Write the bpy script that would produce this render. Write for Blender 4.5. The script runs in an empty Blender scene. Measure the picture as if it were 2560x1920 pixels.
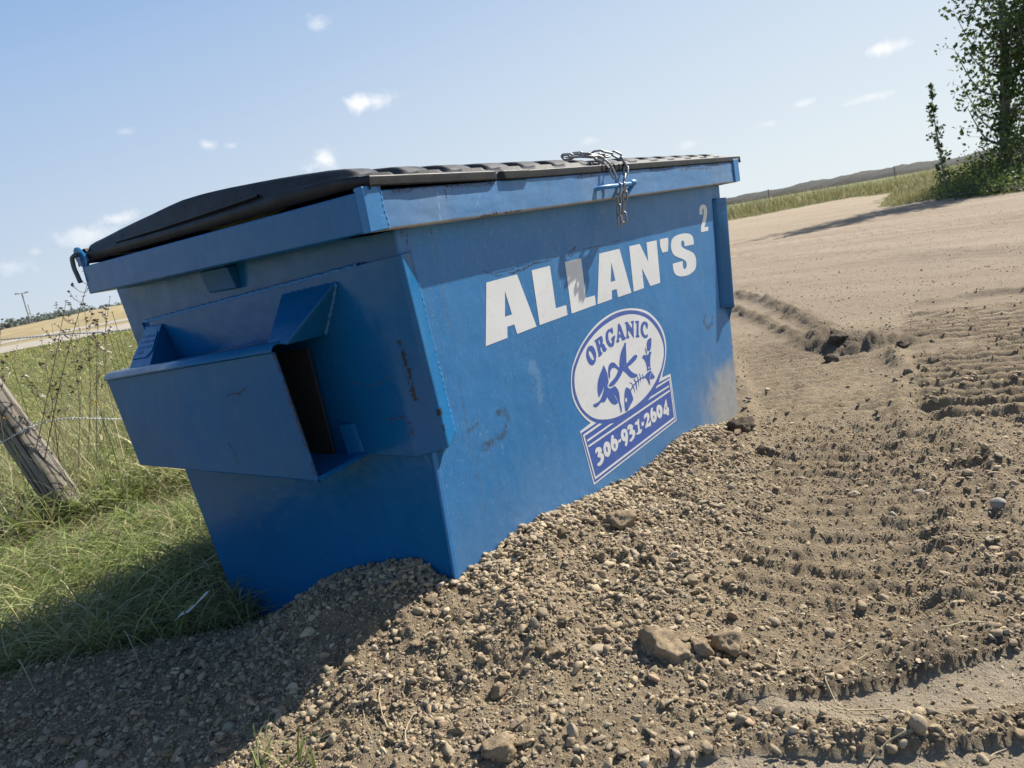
import bpy, bmesh, math, random
import numpy as np
from mathutils import Vector, Matrix, geometry, noise as mnoise
R_ = math.radians
scene = bpy.context.scene
COL = scene.collection
random.seed(7); rng = np.random.default_rng(7)

# ------------------------------------------------------------------ camera
# the dumpster's long side runs along +X, its short side along +Y; metres
CAM = np.array([-1.1180, -1.2007, 0.9256])
RIGHT = np.array([0.58607, -0.79091, -0.17599])
DOWN = np.array([-0.25335, 0.02743, -0.96698])
FWD = np.array([0.76963, 0.61131, -0.18430])
cd = bpy.data.cameras.new('camera'); cam = bpy.data.objects.new('camera', cd); COL.objects.link(cam)
cd.sensor_width = 36.0; cd.lens = 26.84; cd.clip_start = 0.02; cd.clip_end = 6000
m = Matrix.Identity(4)
for i in range(3):
    m[i][0] = RIGHT[i]; m[i][1] = -DOWN[i]; m[i][2] = -FWD[i]; m[i][3] = CAM[i]
cam.matrix_world = m
cd.dof.use_dof = True; cd.dof.focus_distance = 2.3; cd.dof.aperture_fstop = 9.0
scene.camera = cam

# ------------------------------------------------------------------ sun, sky, exposure
SUN = np.array([0.699, -0.228, 0.678])            # towards the sun
el = math.asin(SUN[2] / np.linalg.norm(SUN)); az = math.atan2(SUN[0], SUN[1])
sl = bpy.data.lights.new('sun', 'SUN'); sl.energy = 5.0; sl.angle = R_(0.55); sl.color = (1.0, 0.945, 0.85)
so = bpy.data.objects.new('sun', sl); COL.objects.link(so)
so.rotation_euler = Vector(SUN).to_track_quat('Z', 'Y').to_euler(); so.location = (20, -5, 20)
scene.view_settings.view_transform = 'Standard'; scene.view_settings.look = 'None'
scene.view_settings.exposure = 0.80; scene.view_settings.gamma = 1.0

world = bpy.data.worlds.new('World'); scene.world = world; world.use_nodes = True
wt = world.node_tree; wt.nodes.clear()
def wn(t, **k):
    n = wt.nodes.new(t)
    for a, b in k.items(): setattr(n, a, b)
    return n
wo = wn('ShaderNodeOutputWorld'); bg = wn('ShaderNodeBackground'); bg.inputs[1].default_value = 0.056
sky = wn('ShaderNodeTexSky', sky_type='NISHITA', sun_disc=False, sun_elevation=el, sun_rotation=az,
         altitude=500, air_density=1.0, dust_density=1.0, ozone_density=1.2)
geo = wn('ShaderNodeNewGeometry')
tc = wn('ShaderNodeTexCoord')
cn = wn('ShaderNodeTexNoise'); cn.inputs['Scale'].default_value = 26; cn.inputs['Detail'].default_value = 7; cn.inputs['Roughness'].default_value = 0.62
wt.links.new(tc.outputs['Generated'], cn.inputs['Vector'])
# small fair-weather clouds: direction, half width, half height (radians), strength
CLOUDS = [((.6517,.705,.2799), .026, .015, .55), ((.6945,.6935,.1917), .050, .0135, 1.0), ((.6547,.7441,.1334), .031, .018, .95),
 ((.4587,.8827,.1019), .036, .011, .7), ((.4315,.8979,.0868), .040, .018, .6), ((.5494,.8184,.1683), .014, .009, .6),
 ((.5705,.8046,.1645), .013, .007, .5), ((.9746,.1831,.1291), .030, .009, .9), ((.9769,.1969,.0826), .034, .006, .5),
 ((.9497,.3033,.0774), .016, .005, .4), ((.9606,.2623,.092), .014, .005, .45), ((.8619,.4971,.1003), .018, .008, .4),
 ((.3482,.935,.0673), .035, .014, .4), ((.3752,.9236,.0786), .012, .006, .35), ((.918,.3898,.0728), .014, .006, .35), ((.4758,.8584,.1918), .013, .005, .25)]
acc = None
for d, a, b, st in CLOUDS:
    d = Vector(d).normalized(); h = d.cross(Vector((0, 0, 1))).normalized(); u = h.cross(d)
    sub = wn('ShaderNodeVectorMath', operation='SUBTRACT'); wt.links.new(tc.outputs['Generated'], sub.inputs[0]); sub.inputs[1].default_value = d
    d1 = wn('ShaderNodeVectorMath', operation='DOT_PRODUCT'); wt.links.new(sub.outputs[0], d1.inputs[0]); d1.inputs[1].default_value = h / a
    d2 = wn('ShaderNodeVectorMath', operation='DOT_PRODUCT'); wt.links.new(sub.outputs[0], d2.inputs[0]); d2.inputs[1].default_value = u / b
    cx = wn('ShaderNodeCombineXYZ'); wt.links.new(d1.outputs['Value'], cx.inputs[0]); wt.links.new(d2.outputs['Value'], cx.inputs[1])
    ln = wn('ShaderNodeVectorMath', operation='LENGTH'); wt.links.new(cx.outputs[0], ln.inputs[0])
    ad = wn('ShaderNodeMath', operation='MULTIPLY_ADD'); wt.links.new(cn.outputs['Fac'], ad.inputs[0]); ad.inputs[1].default_value = -3.1; wt.links.new(ln.outputs['Value'], ad.inputs[2])
    mr = wn('ShaderNodeMapRange', interpolation_type='SMOOTHSTEP'); wt.links.new(ad.outputs[0], mr.inputs['Value'])
    mr.inputs['From Min'].default_value = -.62; mr.inputs['From Max'].default_value = -1.75
    mr.inputs['To Min'].default_value = 0; mr.inputs['To Max'].default_value = st
    if acc is None: acc = mr.outputs[0]
    else:
        mx = wn('ShaderNodeMath', operation='MAXIMUM'); wt.links.new(acc, mx.inputs[0]); wt.links.new(mr.outputs[0], mx.inputs[1]); acc = mx.outputs[0]
mixc = wn('ShaderNodeMix', data_type='RGBA'); wt.links.new(acc, mixc.inputs['Factor'])
# summer haze: pale air low over the horizon
sxyz = wn('ShaderNodeSeparateXYZ'); wt.links.new(tc.outputs['Generated'], sxyz.inputs[0])
hz = wn('ShaderNodeMapRange', interpolation_type='SMOOTHERSTEP'); wt.links.new(sxyz.outputs['Z'], hz.inputs['Value'])
hz.inputs['From Min'].default_value = 1.1; hz.inputs['From Max'].default_value = 0.10; hz.inputs['To Max'].default_value = 0.97
mixh = wn('ShaderNodeMix', data_type='RGBA'); wt.links.new(hz.outputs[0], mixh.inputs['Factor'])
SKYGAIN = 1.0
wt.links.new(sky.outputs[0], mixh.inputs['A']); 
# paler towards the sun's side, deeper blue away from it and higher up
sd_ = wn('ShaderNodeVectorMath', operation='DOT_PRODUCT'); wt.links.new(tc.outputs['Generated'], sd_.inputs[0]); sd_.inputs[1].default_value = (.945, -.326, 0)
s1_ = wn('ShaderNodeMapRange'); wt.links.new(sd_.outputs['Value'], s1_.inputs['Value']); s1_.inputs['From Min'].default_value = -.15; s1_.inputs['From Max'].default_value = .95
hc = wn('ShaderNodeMix', data_type='RGBA'); wt.links.new(s1_.outputs[0], hc.inputs['Factor']); hc.inputs['A'].default_value = (6.3, 7.3, 8.3, 1); hc.inputs['B'].default_value = (8.4, 9.2, 9.5, 1)
s2_ = wn('ShaderNodeMapRange'); wt.links.new(sd_.outputs['Value'], s2_.inputs['Value']); s2_.inputs['From Min'].default_value = -1; s2_.inputs['From Max'].default_value = 1; s2_.inputs['To Min'].default_value = 3.4; s2_.inputs['To Max'].default_value = 1.1
zb_ = wn('ShaderNodeMath', operation='MULTIPLY', use_clamp=True); wt.links.new(sxyz.outputs['Z'], zb_.inputs[0]); wt.links.new(s2_.outputs[0], zb_.inputs[1])
hb = wn('ShaderNodeMix', data_type='RGBA'); wt.links.new(zb_.outputs[0], hb.inputs['Factor']); wt.links.new(hc.outputs['Result'], hb.inputs['A']); hb.inputs['B'].default_value = (1.9, 4.1, 8.2, 1)
wt.links.new(hb.outputs['Result'], mixh.inputs['B'])
wt.links.new(mixh.outputs['Result'], mixc.inputs['A']); mixc.inputs['B'].default_value = (10.6, 10.7, 10.9, 1)
wt.links.new(mixc.outputs['Result'], bg.inputs[0]); wt.links.new(bg.outputs[0], wo.inputs[0])

# ------------------------------------------------------------------ helpers
def u2m(p): return (p[0] * .52, p[1] * .52, (p[2] + 2.08) * .52)
def link(o, parent=None):
    COL.objects.link(o)
    if parent is not None: o.parent = parent
    return o
def tag(o, label=None, cat=None, group=None, kind=None):
    if label: o['label'] = label
    if cat: o['category'] = cat
    if group: o['group'] = group
    if kind: o['kind'] = kind
    return o
def empty(name, loc=(0, 0, 0)):
    o = bpy.data.objects.new(name, None); o.location = loc; o.empty_display_size = .1; COL.objects.link(o); return o
def part(name, me, mat, parent=None, bevel=0, seg=2, smooth=False):
    if mat is not None and len(me.materials) == 0: me.materials.append(mat)
    o = bpy.data.objects.new(name, me); COL.objects.link(o)
    if parent is not None:
        o.parent = parent; o.matrix_parent_inverse = parent.matrix_basis.inverted()
    if bevel:
        b = o.modifiers.new('bevel', 'BEVEL'); b.width = bevel; b.segments = seg; b.limit_method = 'ANGLE'; b.angle_limit = R_(35); b.harden_normals = True
        smooth = True
    if smooth:
        me.polygons.foreach_set('use_smooth', [True] * len(me.polygons))
    return o
def mesh_pf(verts, faces, name='m'):
    me = bpy.data.meshes.new(name); me.from_pydata([tuple(map(float, v)) for v in verts], [], faces); me.update(); return me
def mesh_np(V, F, name='m', k=None):
    """fast mesh from numpy: V (n,3), F (m,k)"""
    V = np.ascontiguousarray(V, dtype=np.float32); F = np.ascontiguousarray(F, dtype=np.int32); k = F.shape[1]
    me = bpy.data.meshes.new(name); me.vertices.add(len(V)); me.vertices.foreach_set('co', V.ravel())
    me.loops.add(F.size); me.loops.foreach_set('vertex_index', F.ravel())
    me.polygons.add(len(F)); me.polygons.foreach_set('loop_start', np.arange(0, F.size, k, dtype=np.int32))
    me.update(calc_edges=True); return me
def vcol(me, name, C):
    a = me.attributes.new(name, 'FLOAT_COLOR', 'POINT')
    C4 = np.ones((len(C), 4), np.float32); C4[:, :C.shape[1]] = C
    a.data.foreach_set('color', C4.ravel())
def bm_mesh(bm):
    bmesh.ops.recalc_face_normals(bm, faces=bm.faces[:])
    me = bpy.data.meshes.new('m'); bm.to_mesh(me); bm.free(); return me
def add_box(bm, lo, hi):
    v = [bm.verts.new((x, y, z)) for x in (lo[0], hi[0]) for y in (lo[1], hi[1]) for z in (lo[2], hi[2])]
    for f in ((0,1,3,2),(4,6,7,5),(0,4,5,1),(2,3,7,6),(0,2,6,4),(1,5,7,3)): bm.faces.new([v[i] for i in f])
def ubox(lo, hi):
    bm = bmesh.new(); a = u2m(lo); b = u2m(hi); add_box(bm, a, b); return bm
def add_slab(bm, pts, n, t):
    """closed slab: polygon pts, thickness t along n"""
    n = Vector(n).normalized() * t
    a = [bm.verts.new(p) for p in pts]; b = [bm.verts.new(Vector(p) + n) for p in pts]
    bm.faces.new(a); bm.faces.new(b[::-1]); k = len(pts)
    for i in range(k): bm.faces.new((a[i], b[i], b[(i+1) % k], a[(i+1) % k]))
def tube_arrays(path, rad, sides=8, closed=False):
    P = np.array(path, float); n = len(P)
    if closed: T = np.roll(P, -1, 0) - np.roll(P, 1, 0)
    else: T = np.gradient(P, axis=0)
    T /= np.linalg.norm(T, axis=1)[:, None] + 1e-12
    up = np.array([0, 0, 1.0]);
    if abs(T[0] @ up) > .9: up = np.array([1.0, 0, 0])
    N = np.zeros_like(P); N[0] = np.cross(T[0], up); N[0] /= np.linalg.norm(N[0])
    for i in range(1, n):
        v = N[i-1] - T[i] * (N[i-1] @ T[i]); N[i] = v / (np.linalg.norm(v) + 1e-12)
    B = np.cross(T, N); r = np.broadcast_to(np.asarray(rad, float), (n,))
    a = np.linspace(0, 2*np.pi, sides, endpoint=False)
    V = P[:, None] + r[:, None, None] * (np.cos(a)[None, :, None] * N[:, None] + np.sin(a)[None, :, None] * B[:, None])
    idx = np.arange(n * sides).reshape(n, sides)
    if closed: nx = np.roll(idx, -1, 0)
    else: nx = idx[1:]; idx = idx[:-1]
    F = np.stack([idx, np.roll(idx, -1, 1), np.roll(nx, -1, 1), nx], -1).reshape(-1, 4)
    return V.reshape(-1, 3), F
def join(parts):
    Vs, Fs, o = [], [], 0
    for V, F in parts: Vs.append(V); Fs.append(F + o); o += len(V)
    return np.concatenate(Vs), np.concatenate(Fs)
def tube_mesh(*a, **k): return mesh_np(*tube_arrays(*a, **k))
def catmull(P, n=4, closed=True):
    P = np.array(P, float); out = []; N = len(P)
    for i in range(N if closed else N - 1):
        p0, p1, p2, p3 = (P[(i-1) % N], P[i], P[(i+1) % N], P[(i+2) % N]) if closed else (P[max(i-1, 0)], P[i], P[i+1], P[min(i+2, N-1)])
        for t in np.arange(n) / n:
            out.append(.5 * (2*p1 + (p2-p0)*t + (2*p0-5*p1+4*p2-p3)*t*t + (3*p1-p0-3*p2+p3)*t**3))
    if not closed: out.append(P[-1])
    return np.array(out)
# value noise (numpy)
_perm = rng.integers(0, 2**31, 4096)
def _h(ix, iy, s): 
    return (_perm[(ix * 73 + iy * 179 + s * 31 + (ix * iy) % 57) & 4095] & 0xffff) / 65535.0
def vnoise(x, y, s=0):
    ix = np.floor(x).astype(int); iy = np.floor(y).astype(int); fx = x - ix; fy = y - iy
    fx = fx*fx*(3-2*fx); fy = fy*fy*(3-2*fy)
    a = _h(ix, iy, s); b = _h(ix+1, iy, s); c = _h(ix, iy+1, s); d = _h(ix+1, iy+1, s)
    return (a*(1-fx)+b*fx)*(1-fy) + (c*(1-fx)+d*fx)*fy - .5
def fbm(x, y, o=4, s=0, g=.5):
    r = 0; a = 1.0
    for i in range(o):
        r = r + a * vnoise(x * 2**i * (.8+.04*i) + y*.6*2**i + 13.7*i, y * 2**i*.8 - x*.6*2**i + 7.1*i, s + i); a *= g
    return r
def sstep(e0, e1, x):
    t = np.clip((x - e0) / (e1 - e0), 0, 1); return t*t*(3-2*t)
def seg_dist(x, y, pts, vals=None):
    """distance to a polyline"""
    best = np.full(np.shape(x), 1e9)
    for (ax, ay), (bx, by) in zip(pts[:-1], pts[1:]):
        dx, dy = bx-ax, by-ay; L2 = dx*dx+dy*dy + 1e-12
        t = np.clip(((x-ax)*dx+(y-ay)*dy)/L2, 0, 1)
        best = np.minimum(best, np.hypot(x-ax-t*dx, y-ay-t*dy))
    return best
def inpoly(x, y, poly):
    c = np.zeros(np.shape(x), bool); n = len(poly)
    for i in range(n):
        x1, y1 = poly[i]; x2, y2 = poly[(i+1) % n]
        if y1 == y2: continue
        t = ((y1 > y) != (y2 > y)) & (x < (x2-x1)*(y-y1)/(y2-y1) + x1); c ^= t
    return c

# ------------------------------------------------------------------ materials
class M:
    def __init__(s, name):
        s.m = bpy.data.materials.new(name); s.m.use_nodes = True; s.t = s.m.node_tree; s.b = s.t.nodes['Principled BSDF']; s.out = s.t.nodes['Material Output']
    def n(s, t, **k):
        n = s.t.nodes.new(t)
        for a, b in k.items(): setattr(n, a, b)
        return n
    def l(s, a, b): s.t.links.new(a, b)
    def coord(s): 
        n = s.n('ShaderNodeTexCoord'); return n.outputs['Object']
    def noise(s, scale, detail=4, rough=.55, vec=None, stretch=None, dist=0):
        n = s.n('ShaderNodeTexNoise'); n.inputs['Scale'].default_value = scale; n.inputs['Detail'].default_value = detail; n.inputs['Roughness'].default_value = rough; n.inputs['Distortion'].default_value = dist
        v = vec or s.coord()
        if stretch:
            mp = s.n('ShaderNodeMapping'); mp.inputs['Scale'].default_value = stretch[:3]
            if len(stretch) > 3: mp.inputs['Rotation'].default_value = stretch[3]
            s.l(v, mp.inputs[0]); v = mp.outputs[0]
        s.l(v, n.inputs['Vector']); return n.outputs['Fac']
    def ramp(s, f, a, b, lo=0.0, hi=1.0):
        n = s.n('ShaderNodeMapRange'); n.inputs['From Min'].default_value = a; n.inputs['From Max'].default_value = b; n.inputs['To Min'].default_value = lo; n.inputs['To Max'].default_value = hi
        s.l(f, n.inputs['Value']); return n.outputs[0]
    def mix(s, f, a, b):
        n = s.n('ShaderNodeMix', data_type='RGBA')
        for v, k in ((f, 'Factor'), (a, 'A'), (b, 'B')):
            if isinstance(v, (int, float)): n.inputs[k].default_value = v
            elif isinstance(v, tuple): n.inputs[k].default_value = (*v[:3], 1)
            else: s.l(v, n.inputs[k])
        return n.outputs['Result']
    def math(s, op, a, b=None):
        n = s.n('ShaderNodeMath', operation=op)
        for i, v in enumerate((a, b)):
            if v is None: continue
            if isinstance(v, (int, float)): n.inputs[i].default_value = v
            else: s.l(v, n.inputs[i])
        return n.outputs[0]
    def attr(s, name):
        n = s.n('ShaderNodeAttribute', attribute_name=name); return n.outputs['Color']
    def bump(s, h, strength=.3, dist=.002):
        n = s.n('ShaderNodeBump'); n.inputs['Strength'].default_value = strength; n.inputs['Distance'].default_value = dist
        s.l(h, n.inputs['Height']); s.l(n.outputs[0], s.b.inputs['Normal'])
    def set(s, **k):
        for a, v in k.items():
            a = a.replace('_', ' ')
            i = s.b.inputs[a]
            if isinstance(v, (int, float)): i.default_value = v
            elif isinstance(v, tuple): i.default_value = (*v[:3], 1)
            else: s.l(v, i)

def paint(name, base, rough, scratch, dust):
    p = M(name)
    big = p.noise(2.3, 3); fine = p.noise(60, 5)
    c = p.mix(p.ramp(big, .3, .7), tuple(v*.90 for v in base), tuple(v*1.1 for v in base))
    c = p.mix(p.ramp(fine, .35, .75, 0, .14), c, tuple(min(1, v*1.35+.015) for v in base))
    # rubbed, faded patches and short scratches in the paint
    s1 = p.noise(210, 3, .7, stretch=(1, 1, .35, (.3, .5, .2)), dist=1.2); s2 = p.noise(190, 3, .7, stretch=(.35, .35, 1.1, (.2, -.6, .1)), dist=1.0)
    sp = p.noise(520, 1)
    sc = p.math('MAXIMUM', p.ramp(s1, .60, .70), p.ramp(s2, .62, .72)); sc = p.math('MAXIMUM', sc, p.ramp(sp, .73, .80))
    patch = p.ramp(p.noise(5.5, 4), .32, .68, .15, 1)
    sc = p.math('MULTIPLY', p.math('MULTIPLY', sc, patch), scratch)
    c = p.mix(sc, c, (.36, .47, .58))
    streak = p.ramp(p.noise(9, 5, .65, stretch=(3.0, 3.0, .22)), .46, .78, 0, dust)
    c = p.mix(streak, c, (.30, .33, .34))
    w = p.n('ShaderNodeSeparateColor'); p.l(p.attr('wear'), w.inputs[0])
    brk = p.noise(260, 3, .6)
    rustf = p.math('MULTIPLY', w.outputs[0], p.ramp(brk, .46, .53, .0, 1))
    d = p.n('ShaderNodeSeparateColor'); p.l(p.attr('wear2'), d.inputs[0])
    c = p.mix(d.outputs[0], c, p.mix(p.ramp(p.noise(30, 4), .3, .7), (.30, .285, .25), (.37, .355, .31)))   # dried dust
    c = p.mix(p.math('MULTIPLY', d.outputs[2], .8), c, (.42, .55, .66))                    # rubbed pale
    c = p.mix(p.math('MULTIPLY', d.outputs[1], p.ramp(brk, .3, .6, .35, 1)), c, (.115, .100, .035))                  # dried run-off
    c = p.mix(rustf, c, p.mix(p.ramp(p.noise(120, 3), .35, .65), (.020, .012, .008), (.105, .046, .018)))
    c = p.mix(p.math('MULTIPLY', w.outputs[1], p.ramp(brk, .3, .55, .4, 1)), c, (.012, .013, .015))
    c = p.mix(p.math('MULTIPLY', w.outputs[2], p.ramp(p.noise(55, 5, .7), .34, .62, .0, .85)), c, (.045, .055, .058))
    p.set(Base_Color=c, IOR=1.5, Specular_IOR_Level=.5 if rough > .3 else .36)
    r = p.ramp(p.noise(18, 4), .3, .7, rough-.06, rough+.08); r = p.math('ADD', r, p.math('MULTIPLY', d.outputs[0], .35)); r = p.math('ADD', r, p.math('MULTIPLY', rustf, .3))
    p.set(Roughness=r)
    orange = p.noise(34, 2); tiny = p.noise(400, 2)
    h = p.math('ADD', p.math('MULTIPLY', orange, .6), p.math('MULTIPLY', tiny, .10)); h = p.math('ADD', h, p.math('MULTIPLY', rustf, -.5))
    h = p.math('ADD', h, p.math('MULTIPLY', p.noise(4.2, 3), 4.5))
    p.bump(h, .30, .0035)
    return p.m
PAINT_F = paint('blue_paint_weathered_lit', (.024, .172, .405), .44, .60, .07)  # sunlit tone of the blue put into the colour; rougher, more scratched
PAINT_S = paint('blue_paint_glossy_shaded', (.003, .108, .272), .20, .08, .02)  # same blue darkened: the end's shade is put into the base colour; glossier

def simple(name, col, rough, **k):
    p = M(name); v = p.ramp(p.noise(k.get('scale', 25), 5), .3, .7)
    a = tuple(c * (1 - k.get('var', .15)) for c in col); b = tuple(min(1, c * (1 + k.get('var', .15))) for c in col)
    p.set(Base_Color=p.mix(v, a, b), Roughness=p.ramp(p.noise(40, 3), .3, .7, rough - .05, rough + .08), Metallic=k.get('metal', 0))
    if k.get('bump'): p.bump(p.noise(k.get('bscale', 120), 4), k['bump'], .002)
    return p.m
def vinyl(name, col, dirt):
    p = M(name); c = p.mix(p.ramp(p.noise(7, 4), .3, .7), tuple(v*.93 for v in col), tuple(min(1, v*1.03) for v in col))
    c = p.mix(p.ramp(p.noise(260, 3, .6), .66, .74, 0, .75), c, dirt); c = p.mix(p.ramp(p.noise(22, 6, .7), .56, .80, 0, .35), c, (.36, .34, .30))
    c = p.mix(p.ramp(p.noise(170, 3, .7, stretch=(.3, 1, 1), dist=1), .62, .70, 0, .3), c, (.45, .46, .47))
    p.set(Base_Color=c, Roughness=.4); return p.m
DECAL_W = vinyl('white_vinyl', (.73, .74, .74), (.22, .20, .17))
DECAL_B = vinyl('blue_vinyl', (.055, .120, .400), (.20, .25, .38))
def lidmat():
    p = M('black_lid_plastic')
    c = p.mix(p.ramp(p.noise(6, 4), .3, .7), (.011, .011, .013), (.019, .019, .020))
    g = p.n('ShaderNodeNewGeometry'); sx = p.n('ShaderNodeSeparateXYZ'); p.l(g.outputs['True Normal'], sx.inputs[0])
    c = p.mix(p.ramp(sx.outputs['Z'], .42, .85, 0, .85), c, p.mix(p.ramp(p.noise(30, 5), .3, .7), (.06, .058, .055), (.17, .16, .15)))   # faded grey top, with sun glare painted onto the upward faces
    scr = p.ramp(p.noise(150, 3, .7, stretch=(1, .25, 1), dist=.8), .52, .70)
    c = p.mix(p.math('MULTIPLY', p.ramp(p.noise(14, 5), .50, .72), .18), c, (.075, .066, .055))
    c = p.mix(p.math('MULTIPLY', scr, .10), c, (.13, .12, .105))
    p.set(Base_Color=c, Roughness=p.ramp(p.noise(20, 3), .3, .7, .40, .52), Specular_IOR_Level=.24); p.bump(p.noise(90, 4), .25, .002); return p.m
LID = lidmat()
STEEL = simple('galvanised_steel', (.27, .28, .28), .48, metal=.6, var=.3, scale=90, bump=.2)
ROD = simple('dull_grey_rod', (.10, .11, .11), .5, metal=.4, var=.3, bump=.3)
DARK = simple('dark_interior', (.02, .02, .02), .9)
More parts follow.
